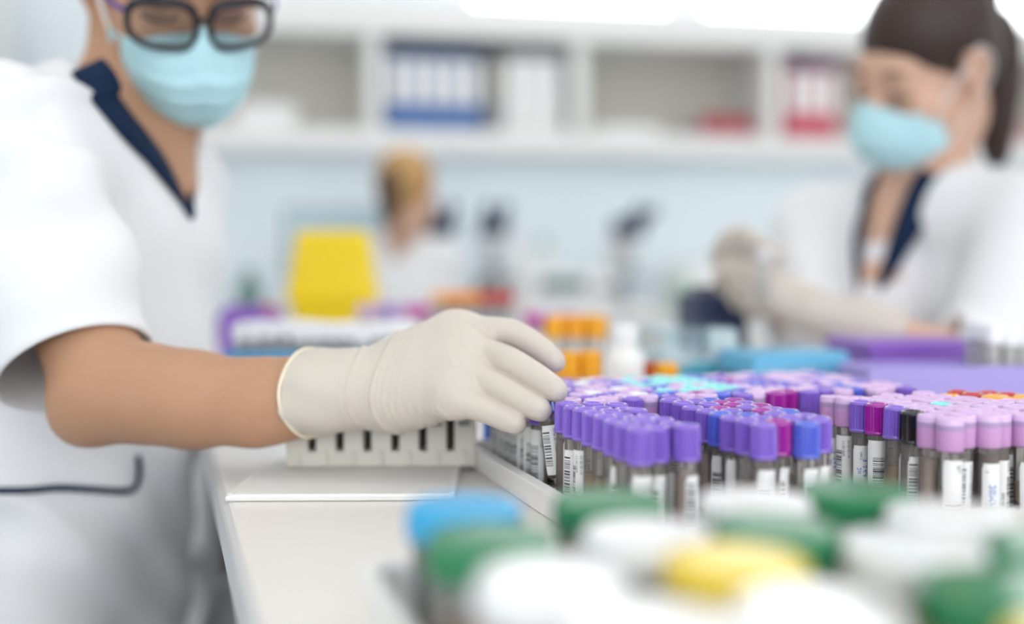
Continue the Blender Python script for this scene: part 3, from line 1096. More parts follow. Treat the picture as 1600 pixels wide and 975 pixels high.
def worker_coat():
    S = Solid((-.74, .60, .42), (-.12, 1.36, 1.30), .0036)
    f = np.array((.97, -.24, 0))
    side = np.array((-.24, -.97, 0))
    fl = (f, 1.35)
    # trunk: pelvis, waist, chest, shoulders
    C = Vector((-.432, .995, 1.09))
    S.cap((-.47, 1.0, .50), (-.458, 1.0, .85), .19, .165, .02, flat=(f, 1.45))
    S.cap((-.458, 1.0, .85), (-.435, 1.0, .98), .165, .152, .04, flat=(f, 1.4))
    S.cap((-.435, 1.0, .98), C, .152, .152, .04, flat=(f, 1.4))
    S.cap(SR1 + Vector((.0, .02, -.03)), SL1 + Vector((0, -.02, -.03)), .062, .062, .05)
    S.cap(C, N1 + Vector((-.005, 0, -.03)), .13, .075, .05, flat=(f, 1.25))
    # bust
    for q in (-1, 1):
        b = C + Vector(f) * .050 + Vector(side) * q * .058 + Vector((0, 0, -.015))
        S.ell(b, (.058, .06, .075), None, .07)
    S.cap((-.385, .99, 1.06), (-.392, .985, .90), .078, .078, .06)
    # shoulder slopes
    S.cap(N1 + Vector((-.01, -.02, -.012)), SR1, .055, .055, .04)
    S.cap(N1 + Vector((-.01, .02, -.012)), SL1, .055, .05, .04)
    # right sleeve, wide short sleeve ending above the elbow
    hem = P(122, 575, .772)
    S.cap(SR1, SR1 + (hem - SR1) * .35, .066, .055, .03)
    # left sleeve
    S.cap(SL1, (-.43, 1.165, 1.03), .056, .052, .03)
    S.cap((-.43, 1.165, 1.03), (-.436, 1.175, .97), .052, .051, .02)
    # flared skirt of the coat towards the bench
    S.cap((-.44, .9, .80), (-.46, .88, .52), .09, .10, .05)
    # folds
    def ridge(pts, r, k=.02, op='add'):
        S.chain(smooth_curve(pts, 4), [r] * (len(pts) * 4 - 3), k, op)
    A = lambda px, py, Y: P(px, py, Y)
    # neckline: open V
    ap = P(300, 345, .968)
    nz = N1.z + .05
    def vee(x, y, z):
        lat = (x - ap.x) * side[0] + (y - ap.y) * side[1]
        w = np.where(lat > 0, np.clip((z - ap.z) * 1.1, 0, .07), np.clip((z - ap.z) * .62, 0, .066))
        front = (x - N1.x) * f[0] + (y - N1.y) * f[1] + .01
        return np.maximum(np.abs(lat) - w, np.maximum(ap.z - z, -front))
    q = S._slab((-.5, .8, ap.z - .02), (-.12, 1.2, 1.30), 0)
    sl, x, y, z = q
    S._mix(sl, vee(x, y, z) * .9, .006, 'sub')
    # neck hole
    S.cap(N1 + Vector((-.012, 0, -.03)), N1 + Vector((.0, 0, .12)), .062, .062, .004, 'sub')
    # cloth folds
    def fn(x, y, z):
        g = .0026 * np.sin(38 * z + 22 * y + 3 * np.sin(14 * x + 9 * z)) * np.clip((z - .62) / .1, 0, 1)
        g = g + .0045 * np.sin(40 * y + 34 * x + 50 * z + 3.2 * np.sin(13 * z + 9 * y)) * np.clip((.95 - z) / .12, 0, 1)
        g = g + .0022 * np.sin(60 * (x + y) + 40 * z)* np.clip((1.02 - y) / .12, 0, 1) * np.clip((z - .98) / .05, 0, 1)
        return g
    S.wave(fn)
    def groove(pts, r, k):
        c = smooth_curve(pts, 5)
        S.chain(c, [r] * len(c), k, 'sub')
    def welt(pts, r, k):
        c = smooth_curve(pts, 5)
        S.chain(c, [r] * len(c), k, 'add')
    groove([P(228, 700, .87), P(262, 790, .89), P(262, 860, .89), P(250, 990, .89)], .009, .03)
    groove([P(-20, 830, .82), P(60, 850, .82), P(130, 900, .83), P(160, 1000, .83)], .004, .03)
    groove([P(80, 790, .82), P(140, 800, .82), P(210, 850, .85)], .004, .03)
    groove([P(-20, 620, .82), P(90, 660, .82), P(190, 650, .85)], .010, .03)
    groove([P(205, 380, .86), P(225, 440, .87), P(232, 500, .88)], .008, .03)
    return S.mesh('coat', M['coat'], 2)


ct = link('coat', worker_coat(), worker)
ct.matrix_parent_inverse = Matrix.Translation(-PI_)


def sleeve():
    d = (E1 - SR1).normalized()
    hemc = P(122, 578, .776)
    a0 = SR1 + (hemc - SR1) * -.05
    n1 = (Vector((0, -1, 0)) + d * d.y).normalized()
    n2 = d.cross(n1)
    rows = []
    K, N = 40, 64
    for j in range(K + 1):
        t = j / K
        c = a0 + (hemc - a0) * t + n1 * .002
        row = []
        for i in range(N):
            a = 2 * PI * i / N
            r = .0685 + (.0535 - .0685) * t ** .8
            w = 1.7 * (.0035 * math.sin(3 * a + 9 * t + 1) * math.sin(PI * min(1, t * 1.05)) + .0030 * math.sin(17 * t - 2.2 * math.cos(a - .5) + 1.1) * (1 - t) ** .3 + .0018 * math.sin(31 * t + 2 * a) * (1 - t))
            if t > .955:
                w += .0009
            rr = r + w
            row.append(c + n1 * math.cos(a) * rr + n2 * math.sin(a) * rr * 1.04)
        rows.append(row)
    mb = MB().grid(rows, closed_u=True)
    o = recalc(mb.obj('sleeve', M['coat'], ct))
    md = o.modifiers.new('cloth', 'SOLIDIFY')
    md.thickness = .0022
    md.offset = -1
    return o


sleeve()
from mathutils.bvhtree import BVHTree


def surf_of(o):
    me = o.data
    return BVHTree.FromPolygons([v.co.copy() for v in me.vertices], [list(p.vertices) for p in me.polygons])


def on(bvh, px, py, lift=.0):
    """The point of a finished piece that the viewer sees at a photo pixel."""
    o = Vector((0, 0, CAM_Z))
    d = (P(px, py, 1.0) - o).normalized()
    h = bvh.ray_cast(o, d)
    if h[0] is None:
        h = bvh.find_nearest(P(px, py, .95))
    return h[0] + h[1] * lift


def ribbon(pts, ups, width, thick, name, m, parent, n=6):
    """A cloth band along pts, standing in the direction of ups."""
    c = smooth_curve(pts, n)
    u = [x.normalized() for x in smooth_curve(ups, n)]
    wd = smooth_curve([Vector((w, 0, 0)) for w in width], n) if hasattr(width, '__len__') else [Vector((width, 0, 0))] * len(c)
    mb = MB()
    rows = []
    for i in range(len(c)):
        t = (c[min(i + 1, len(c) - 1)] - c[max(i - 1, 0)]).normalized()
        uu = (u[i] - t * u[i].dot(t)).normalized()
        nn = t.cross(uu)
        w, th = wd[i].x, thick
        rows.append([c[i] + nn * th * .5, c[i] + uu * w + nn * th * .5, c[i] + uu * w - nn * th * .5, c[i] - nn * th * .5])
    mb.grid(rows, closed_u=True)
    mb.f.append([0, 1, 2, 3]); mb.mi.append(0); mb.sm.append(False)
    k = len(mb.v) - 4
    mb.f.append([k + 3, k + 2, k + 1, k]); mb.mi.append(0); mb.sm.append(False)
    o = mb.obj(name, m, parent)
    return recalc(o)


bv1 = surf_of(ct)
pts = [on(bv1, *q, .003) for q in ((110, 120), (130, 145), (152, 172), (190, 217), (238, 268), (272, 310), (296, 344))]
nk = [N1 + Vector((.005, -.02, .13)), N1 + Vector((.012, -.02, .115)), N1 + Vector((.02, -.018, .10)), N1 + Vector((.03, -.014, .075)), N1 + Vector((.045, -.005, .035)), N1 + Vector((.055, .01, .0)), N1 + Vector((.06, .01, -.02))]
ribbon(pts, [b_ - a_ for a_, b_ in zip(pts, nk)], [.029, .031, .032, .031, .024, .011, .004], .004, 'collar', M['navy_cloth'], ct)
pts = [on(bv1, *q, .002) for q in ((284, 205), (293, 250), (301, 300), (300, 340))]
ribbon(pts, [N1 + Vector((.02, .03, .06)) - a_ for a_ in pts], [.014, .012, .008, .004], .003, 'collar', M['navy_cloth'], ct)
pts = [on(bv1, *q, .0025) for q in ((-20, 768), (40, 768), (90, 762), (140, 764), (190, 768), (210, 760), (216, 735), (214, 712))]
MB().sweep(smooth_curve(pts, 5), [.003] * 36, 8, flat=.7).obj('pocket_trim', M['navy_cloth'], ct)


def trousers(root, hip, legs, name='trousers'):
    lo = Vector((min(p.x for l in legs for p in l) - .15, min(p.y for l in legs for p in l) - .15, .05))
    hi = Vector((max(p.x for l in legs for p in l) + .15, max(p.y for l in legs for p in l) + .15, hip.z + .12))
    S = Solid(lo, hi, .007)
    S.cap(hip + Vector((0, -.07, 0)), hip + Vector((0, .07, 0)), .085, .085, .03)
    for l in legs:
        S.chain(l, [.074, .062, .058][:len(l)], .03)
        S.cap(l[-1], l[-1] + Vector((0, 0, -.04)), .04, .042, .01, 'sub')
    return link(name, S.mesh(name, M['trouser'], 1), root)


def shoe(root, heel, toe):
    S = Solid((min(heel.x, toe.x) - .08, min(heel.y, toe.y) - .08, heel.z - .09), (max(heel.x, toe.x) + .08, max(heel.y, toe.y) + .08, heel.z + .13), .005)
    S.cap(heel, toe, .044, .038, .02)
    S.cap(heel + Vector((0, 0, .01)), heel + Vector((0, 0, .07)), .044, .042, .02)
    S.half(heel + Vector((0, 0, -.042)), (0, 0, -1), .006)
    return link('shoe', S.mesh('shoe', M['shoe'], 1), root)


V = Vector
tr = trousers(worker, V((-.46, 1.0, .82)), [[V((-.455, 1.0 + q * .09, .80)), V((-.45, 1.0 + q * .095, .48)), V((-.47, 1.0 + q * .095, .10))] for q in (-1, 1)])
tr.matrix_parent_inverse = Matrix.Translation(-PI_)
for q in (-1, 1):
    sh = shoe(worker, V((-.48, 1.0 + q * .095, .043)), V((-.32, 1.0 + q * .105, .043)))
    sh.matrix_parent_inverse = Matrix.Translation(-PI_)

# hair
S = Solid(np.array(H1.c) - .17, np.array(H1.c) + .17, .004)
hair_cap(S, H1)
S.ell(H1.p(0, -.13, .03), (.038, .034, .038), H1.R, .012)
link('hair', S.mesh('hair', M['hair_brown'], 1), worker)

# glasses
def glasses(H, root):
    g = MB()
    rows = {}
    for q in (-1, 1):
        pts = []
        for i in range(40):
            a = 2 * PI * i / 40
            ca, sa = math.cos(a), math.sin(a)
            ex = abs(ca) ** .62 * (1 if ca > 0 else -1)
            ez = abs(sa) ** .7 * (1 if sa > 0 else -1)
            x = q * .0345 + ex * .0285
            z = .0025 + ez * .0205 - (.0025 * ex * q * -1 if sa < 0 else 0)
            y = .1165 - .18 * (x * x) / .07 - .0 * z - (.10 * (z + .02))*.5
            pts.append((x, y, z))
        rows[q] = pts
        rim = MB()
        rad = [(.0031 + .0019 * max(0, math.sin(2 * PI * i / 40))) for i in range(40)]
        rim.sweep([H.p(*p) for p in pts], rad, 8, closed=True, flat=1.0)
        fr = rim.obj('rim', M['frame_black'], root)
        c = (q * .0345, .1165 - .18 * .0345 ** 2 / .07 - .001, 0)
        lm = MB()
        lm.grid([[H.p(c[0] + (p[0] - c[0]) * t, c[1] + (p[1] - c[1]) * t + .0012 * (1 - t * t), c[2] + (p[2] - c[2]) * t) for p in pts] for t in (.02, .35, .7, .99)], closed_u=True)
        lm.obj('lens', M['lens'], fr)
        tp = smooth_curve([H.p(q * .062, .105, .012), H.p(q * .071, .094, .013), H.p(q * .079, .05, .016), H.p(q * .081, .005, .024), H.p(q * .079, -.03, .014)], 6)
        MB().sweep(tp, .0028, 8, flat=.6, up=[H.p(0, 0, 1) - H.p(0, 0, 0)] * len(tp)).obj('temple', M['frame_purple'], root)
    MB().sweep(smooth_curve([H.p(-.0085, .1135, .006), H.p(0, .1165, .0085), H.p(.0085, .1135, .006)], 5), .0026, 8).obj('bridge', M['frame_black'], root)


gp = MB().sweep([H1.p(-.006, .104, .006), H1.p(.006, .104, .006)], .001, 6)
spec = empty('glasses', (0, 0, 0))
spec.parent = worker
glasses(H1, spec)


def adopt(root):
    """The pieces were laid out in world coordinates; keep them there under the thing's base."""
    inv = (Matrix.Translation(root.location) @ root.rotation_euler.to_matrix().to_4x4()).inverted()
    for c in kids(root):
        c.matrix_parent_inverse = inv


adopt(worker)

# ================================================================== the dark-haired worker across the bench
N2 = Vector((.579, 1.47, 1.160))
H2 = Head(P(1446, 108, 1.42), math.radians(-69), math.radians(27), math.radians(17))
SR2, SL2 = Vector((.480, 1.600, 1.125)), Vector((.682, 1.330, 1.125))
ER2, EL2 = P(1262, 515, 1.49), P(1540, 575, 1.22)
HR2, HL2 = P(1150, 415, 1.34), P(1240, 478, 1.25)
worker2 = tag(empty('person', (.75, 1.6, 0)), 'dark-haired person in white coat and blue mask seated across the bench, holding a vial', 'person')
W2 = worker2.location.copy()
f2 = np.array((-.8, -.6, 0.0))
s2 = np.array((-.6, .8, 0.0))    # her own right
PV2 = Vector((.745, 1.605, .735))
LEG2 = []
for q in (-1, 1):
    hipp = PV2 + Vector(s2) * q * .09
    knee = hipp + Vector(f2) * .02 + Vector((0, 0, -.0)) + Vector((-.02, -.28 if q < 0 else -.05, -.04)) + Vector((.18, .02, 0)) * 0
    knee = hipp + Vector((.06 if q < 0 else .10, -.40, -.05)) if q < 0 else hipp + Vector((.30, -.22, -.05))
    LEG2.append([hipp, knee, knee + Vector((.0, .03, -.42))])


def worker2_body():
    S = Solid((.15, .70, .15), (1.20, 1.88, 1.46), .0042)
    head_solid(S, H2, N2 + Vector((0, 0, -.005)))
    C = N2 + Vector((.033, .03, -.16))
    S.cap(N2 + Vector((0, 0, -.06)), C, .06, .085, .03)
    S.cap(C, PV2 + Vector((0, 0, .05)), .09, .10, .03)
    S.cap(SR2, SL2, .04, .04, .03)
    S.cap(N2 + Vector(f2) * .02 + Vector((0, 0, -.05)), N2 + Vector(f2) * .055 + Vector((0, 0, -.13)), .05, .055, .03)
    S.chain([SR2, ER2, ER2 + (HR2 - ER2) * .8], [.043, .034, .014], .02)
    S.chain([SL2, EL2, EL2 + (HL2 - EL2) * .85], [.043, .035, .018], .02)
    for l in LEG2:
        S.chain(l, [.08, .05, .036], .03)
        S.cap(l[-1] + Vector((0, .01, -.03)), l[-1] + Vector((-.02, -.13, -.045)), .036, .028, .02)
    return S.mesh('body', M['skin_pale'], 1)


link('body', worker2_body(), worker2)
head_details(H2, worker2)
face_mask(H2, worker2, .90, .056)


def coat2():
    S = Solid((.28, 1.08, .50), (1.10, 1.88, 1.27), .0042)
    C = N2 + Vector((.045, .04, -.16))
    S.cap(PV2 + Vector((0, 0, -.12)), PV2 + Vector((0, 0, .04)), .20, .165, .02, flat=(f2, 1.35))
    S.cap(PV2 + Vector((0, 0, .04)), C, .16, .155, .05, flat=(f2, 1.4))
    S.cap(SR2 + Vector((0, 0, -.03)), SL2 + Vector((0, 0, -.03)), .06, .06, .05)
    S.cap(C, N2 + Vector((0, 0, -.03)), .135, .075, .05, flat=(f2, 1.25))
    for q in (-1, 1):
        S.ell(C + Vector(f2) * .06 + Vector(s2) * q * .06, (.062, .062, .066), None, .05)
    S.cap(N2 + Vector(s2) * .02 + Vector((0, 0, -.012)), SR2, .056, .056, .04)
    S.cap(N2 - Vector(s2) * .02 + Vector((0, 0, -.012)), SL2, .056, .056, .04)
    hr = ER2 + (HR2 - ER2) * .08
    S.chain([SR2, ER2, hr], [.058, .052, .05], .03)
    hl = EL2 + (HL2 - EL2) * .22
    S.chain([SL2, EL2, hl], [.062, .056, .050], .03)
    ap = N2 + Vector(f2) * .10 + Vector((0, 0, -.195))
    nz = N2.z + .04
    q = S._slab((.35, 1.15, ap.z - .02), (.95, 1.8, 1.27), 0)
    sl, x, y, z = q
    lat = (x - N2.x) * s2[0] + (y - N2.y) * s2[1]
    w = np.clip((z - ap.z) / (nz - ap.z), 0, 2) * .066
    front = (x - N2.x) * f2[0] + (y - N2.y) * f2[1] + .01
    S._mix(sl, np.maximum(np.abs(lat) - w, np.maximum(ap.z - z, -front)) * .9, .006, 'sub')
    S.cap(N2 + Vector((0, 0, -.03)), N2 + Vector((0, 0, .12)), .062, .062, .004, 'sub')
    d = (hl - EL2).normalized()
    S.half(hl, d, 0, np.array(hl) - .075, np.array(hl) + .075)
    S.cap(hl - d * .03, hl + d * .02, .043, .046, .002, 'sub')

    def fn(x, y, z):
        return .003 * np.sin(34 * z + 26 * (x - y) + 3 * np.sin(12 * x + 8 * z)) + .002 * np.sin(50 * (x + y) - 30 * z)
    S.wave(fn)
    return S.mesh('coat', M['coat'], 2)


c2o = link('coat', coat2(), worker2)
# white shirt under the coat
S = Solid((.35, 1.2, .88), (.85, 1.7, 1.14), .004)
S.cap(N2 + Vector(f2) * .03 + Vector((0, 0, -.075)), N2 + Vector(f2) * .062 + Vector((0, 0, -.17)), .056, .062, .02)
S.half(N2 + Vector(f2) * .06 + Vector((0, 0, -.068)), Vector((-f2[0] * .2, -f2[1] * .2, 1)), .004)
link('shirt', S.mesh('shirt', M['shirt'], 1), worker2)
tr = trousers(worker2, PV2, LEG2)
for l in LEG2:
    shoe(worker2, l[-1] + Vector((0, .03, -.055)), l[-1] + Vector((-.03, -.13, -.055)))


b2 = surf_of(c2o)
R2 = Vector(s2)
F2 = Vector(f2)
ups = lambda pts, N: [(N + Vector((0, 0, .09)) - p).normalized() + Vector((0, 0, .6)) for p in pts]
nl = [N2 - F2 * .062 + Vector((0, 0, .035)), N2 - R2 * .055 - F2 * .02 + Vector((0, 0, .03)), N2 - R2 * .062 + F2 * .035 + Vector((0, 0, -.005)), N2 - R2 * .045 + F2 * .085 + Vector((0, 0, -.075)), N2 - R2 * .012 + F2 * .115 + Vector((0, 0, -.15))]
ribbon(nl, ups(nl, N2), [.040, .046, .048, .032, .010], .004, 'collar', M['navy_cloth'], worker2)
nr = [N2 - F2 * .062 + Vector((0, 0, .035)), N2 + R2 * .055 - F2 * .02 + Vector((0, 0, .03)), N2 + R2 * .062 + F2 * .035 + Vector((0, 0, -.005)), N2 + R2 * .045 + F2 * .085 + Vector((0, 0, -.075)), N2 + R2 * .012 + F2 * .115 + Vector((0, 0, -.15))]
ribbon(nr, ups(nr, N2), [.035, .034, .03, .015, .006], .004, 'collar', M['navy_cloth'], worker2)

# hair combed back into a pony tail
S = Solid(np.array(H2.c) - .22, np.array(H2.c) + .22, .0038)
hair_cap(S, H2, .0, .022)
S.ell(H2.p(0, -.105, .045), (.03, .028, .032), H2.R, .015)
tail = smooth_curve([H2.p(0, -.10, .03), H2.p(-.01, -.125, .0), H2.p(-.02, -.115, -.06), H2.p(-.025, -.095, -.12), H2.p(-.03, -.085, -.17)], 4)
S.chain(tail, list(np.interp(np.linspace(0, 1, len(tail)), [0, .3, .7, 1], [.022, .028, .024, .012])), .012)
# combed strands
cH, RH = np.array(H2.c), H2.R
def strands(x, y, z):
    lx = (x - cH[0]) * RH[0, 0] + (y - cH[1]) * RH[1, 0] + (z - cH[2]) * RH[2, 0]
    lz = (x - cH[0]) * RH[0, 2] + (y - cH[1]) * RH[1, 2] + (z - cH[2]) * RH[2, 2]
    return .0008 * np.sin(np.arctan2(lx, lz) * 46)
S.wave(strands)
link('hair', S.mesh('hair', M['hair'], 1), worker2)
MB().sweep([H2.p(.024 * math.cos(a), -.118, .05 + .024 * math.sin(a)) for a in [2 * PI * i / 20 for i in range(20)]], .006, 8, closed=True).obj('hair_band', M['navy_cloth'], worker2)


def posed_hand(S, wrist, fwd, back, side, k=1.0, curl=(.5, .6, .65, .7), thumb_in=.6, r=1.0):
    """A half-closed hand: fwd along the palm, back = direction of its back, side = towards the thumb."""
    fwd, back, side = fwd.normalized(), back.normalized(), side.normalized()
    pc = wrist + fwd * .045 * k
    for i, o in enumerate((.026, .009, -.008, -.024)):
        mc = wrist + fwd * (.085 - .006 * abs(i - 1)) * k + side * o * k
        S.cap(wrist + side * o * .6 * k + fwd * .012 * k, mc, .017 * k, .0108 * k, .018)
        L = (.042, .046, .043, .034)[i] * k
        a = curl[i]
        d1 = fwd * math.cos(a) - back * math.sin(a)
        p1 = mc + d1 * L
        d2 = fwd * math.cos(a * 2.3) - back * math.sin(a * 2.3)
        p2 = p1 + d2 * L * .62
        d3 = fwd * math.cos(a * 3.1) - back * math.sin(a * 3.1)
        p3 = p2 + d3 * L * .45
        S.chain([mc, p1, p2, p3], [.0105 * k, .009 * k, .008 * k, .0068 * k], .0025)
    t0 = wrist + side * .022 * k + fwd * .02 * k - back * .012 * k
    t1 = t0 + (side * .55 + fwd * .7 - back * .45).normalized() * .042 * k
    t2 = t1 + (fwd * .75 - side * .25 - back * .55).normalized() * .034 * k
    t3 = t2 + (fwd * .6 - side * .55 - back * .45).normalized() * .024 * k
    S.chain([t0, t1, t2, t3], [.017 * k, .0125 * k, .0105 * k, .008 * k], .006)


# her gloves: the lower hand holds a vial, the upper hand its cap
S = Solid((.16, 1.08, .92), (.70, 1.50, 1.20), .003)
wl = HL2 + (EL2 - HL2) * .12
S.chain([EL2 + (HL2 - EL2) * .44, EL2 + (HL2 - EL2) * .62, wl], [.0385, .033, .027], .01)
posed_hand(S, wl, HL2 - EL2 + Vector((0, .03, .05)), Vector((-.1, -.75, .45)), Vector((-.2, .45, .85)), .98, (.55, .6, .65, .7))
S.half(EL2 + (HL2 - EL2) * .46, EL2 - HL2, 0)
g = link('glove', S.mesh('glove', M['glove'], 1), worker2)
S = Solid((.14, 1.10, .92), (.70, 1.65, 1.25), .003)
wr = HR2 + (ER2 - HR2) * .16
S.chain([ER2 + (HR2 - ER2) * .5, wr], [.032, .026], .01)
posed_hand(S, wr, HR2 - ER2 + Vector((0, -.02, .04)), Vector((-.75, .2, .5)), Vector((.35, -.75, .45)), .98, (.6, .66, .7, .75))
S.half(ER2 + (HR2 - ER2) * .52, ER2 - HR2, 0)
g = link('glove', S.mesh('glove', M['glove'], 1), worker2)
adopt(worker2)

# the stool she sits on
st = tag(empty('laboratory_stool', (PV2.x + .02, PV2.y + .02, 0)), 'grey laboratory stool under the dark-haired worker', 'stool')
MB().lathe([(0, .0), (.17, .0), (.185, .015), (.185, .045), (.165, .06), (0, .062)], 32, Matrix.Translation((0, 0, .555))).obj('seat', M['grey_panel'], st)
MB().lathe([(0, .05), (.028, .05), (.028, .35), (.018, .35), (.018, .56), (0, .56)], 20).obj('column', M['grey_metal'], st)
ft = MB()
for i in range(5):
    a = 2 * PI * i / 5
    MB().sweep([(0, 0, .07), (.15 * math.cos(a), .15 * math.sin(a), .055), (.27 * math.cos(a), .27 * math.sin(a), .025)], [.022, .02, .014], 8).obj('leg', M['dark_plastic'], st)
MB().sweep([(.2 * math.cos(a), .2 * math.sin(a), .26) for a in [2 * PI * i / 32 for i in range(32)]], .01, 8, closed=True).obj('foot_ring', M['grey_metal'], st)

# ================================================================== the blond worker at the far counter, seen from behind
N3 = P(628, 378, 3.08)
H3 = Head(P(637, 305, 3.05), math.radians(180 - 20), math.radians(12))
root3 = tag(empty('person', (N3.x, N3.y + .02, 0)), 'blond person in white coat seen from behind at the far counter', 'person')
S = Solid((N3.x - .30, N3.y - .25, .1), (N3.x + .30, N3.y + .60, 1.42), .007)
head_solid(S, H3, N3 + Vector((0, 0, -.02)))
S.cap(N3 + Vector((0, 0, -.06)), N3 + Vector((0, .0, -.5)), .07, .1, .03)
L3 = []
for q in (-1, 1):
    sh = N3 + Vector((q * .118, .02, -.06))
    S.chain([sh, sh + Vector((q * .03, .06, -.25)), sh + Vector((-q * .04, .30, -.20))], [.043, .037, .028], .02)
    S.cap(sh + Vector((-q * .04, .30, -.20)), sh + Vector((-q * .05, .38, -.17)), .024, .016, .01)
    L3.append([N3 + Vector((q * .09, .03, -.58)), N3 + Vector((q * .11, .30, -.60)), N3 + Vector((q * .11, .26, -.98))])
    S.chain(L3[-1], [.08, .055, .038], .03)
    S.cap(L3[-1][-1] + Vector((0, 0, -.03)), L3[-1][-1] + Vector((0, .14, -.045)), .036, .028, .02)
link('body', S.mesh('body', M['skin_pale'], 1), root3)
S = Solid((N3.x - .32, N3.y - .25, N3.z - .75), (N3.x + .32, N3.y + .40, N3.z + .06), .007)
S.cap(N3 + Vector((0, 0, -.56)), N3 + Vector((0, .01, -.2)), .17, .165, .04, flat=((0, 1, 0), 1.35))
S.cap(N3 + Vector((0, .01, -.2)), N3 + Vector((0, 0, -.03)), .15, .07, .05, flat=((0, 1, 0), 1.25))
for q in (-1, 1):
    sh = N3 + Vector((q * .118, .02, -.06))
    S.cap(N3 + Vector((q * .02, 0, -.015)), sh, .055, .056, .04)
    S.chain([sh, sh + Vector((q * .03, .06, -.25)), sh + Vector((-q * .02, .21, -.215))], [.058, .052, .045], .03)
S.cap(N3 + Vector((0, 0, -.02)), N3 + Vector((0, 0, .1)), .062, .062, .004, 'sub')
S.wave(lambda x, y, z: .003 * np.sin(30 * z + 24 * x + 3 * np.sin(12 * y)))
link('coat', S.mesh('coat', M['coat'], 1), root3)
trousers(root3, N3 + Vector((0, .02, -.58)), L3)
for l in L3:
    shoe(root3, l[-1] + Vector((0, -.01, -.055)), l[-1] + Vector((0, .15, -.055)))
S = Solid(np.array(H3.c) - .26, np.array(H3.c) + .2, .005)
hair_cap(S, H3)
S.ell(H3.p(0, -.05, .03), (.077, .075, .085), H3.R, .02)
hr3 = link('hair', S.mesh('hair', M['hair_blond'], 1), root3)
tl = MB().sweep(smooth_curve([H3.p(0, -.115, .03), H3.p(.01, -.145, .0), H3.p(.015, -.14, -.06), H3.p(.012, -.12, -.12)], 5), [.026] * 5 + [.034] * 5 + [.03] * 3 + [.022, .014, .008], 14)
tl.obj('pony_tail', M['hair_blond_dark'], root3)
adopt(root3)
st = tag(empty('laboratory_stool', (N3.x, N3.y + .03, 0)), 'grey laboratory stool under the blond worker', 'stool')
zs = N3.z - .70
MB().lathe([(0, .0), (.17, .0), (.185, .015), (.185, .045), (.165, .06), (0, .062)], 32, Matrix.Translation((0, 0, zs - .05))).obj('seat', M['grey_panel'], st)
MB().lathe([(0, .05), (.028, .05), (.028, .3), (.018, .3), (.018, zs - .05), (0, zs - .05)], 20).obj('column', M['grey_metal'], st)
for i in range(5):
    a = 2 * PI * i / 5
    MB().sweep([(0, 0, .07), (.15 * math.cos(a), .15 * math.sin(a), .055), (.27 * math.cos(a), .27 * math.sin(a), .025)], [.022, .02, .014], 8).obj('leg', M['dark_plastic'], st)

# ------------------------------------------------------------------ sample tubes
def ribbed(name, col, rough=.15):
    return mat(name, col, rough, spec=.5, var=.03, var_scale=120, coat=.8)


CAPM = {
    'purple': ribbed('cap_purple', (0.235, 0.13, 0.62)),
    'blue': ribbed('cap_blue', (0.09, 0.13, 0.66)),
    'magenta': ribbed('cap_magenta', (0.36, 0.015, 0.34)),
    'black': ribbed('cap_black', (0.012, 0.012, 0.014)),
    'turquoise': ribbed('cap_turquoise', (0.25, 0.78, 0.78)),
    'red': ribbed('cap_red', (0.55, 0.02, 0.025)),
    'orange': ribbed('cap_orange', (0.90, 0.42, 0.04)),
    'lilac': mat('cap_lilac', (0.60, 0.33, 0.62), .3, spec=.5, sss=.2, sss_scale=.004, var=.03),
    'white': mat('cap_white', (0.85, 0.86, 0.88), .3, spec=.5, var=.02),
}
M['cap_lilac_band'] = mat('cap_lilac_band', (0.42, 0.30, 0.52), .3, var=.04)
M['cap_lilac_top'] = mat('cap_lilac_top', (0.70, 0.50, 0.78), .3, var=.03)
M['tube_wall'] = clear_mat('tube_plastic', tint=(.97, .95, .93), opac=.15, col=(.80, .74, .70), rough=.05)
M['plasma'] = mat('plasma_amber', (0.46, 0.24, 0.06), .2, var=.12, var_scale=60)
M['blood'] = mat('blood_dark', (0.12, 0.04, 0.03), .2, var=.1, var_scale=60)
M['serum_pink'] = mat('serum_pinkish', (0.62, 0.46, 0.38), .25, var=.08, var_scale=60)
M['label_paper'] = mat('label_paper', (0.86, 0.86, 0.86), .55, var=.02, var_scale=200)
M['ink'] = mat('label_ink', (0.03, 0.03, 0.035), .6, var=.1)
M['ink_blue'] = mat('pen_ink_blue', (0.03, 0.16, 0.55), .6, var=.1)

TUBE_R, CAP_R, TOP, CAP_H = .0063, .0076, .062, .0195


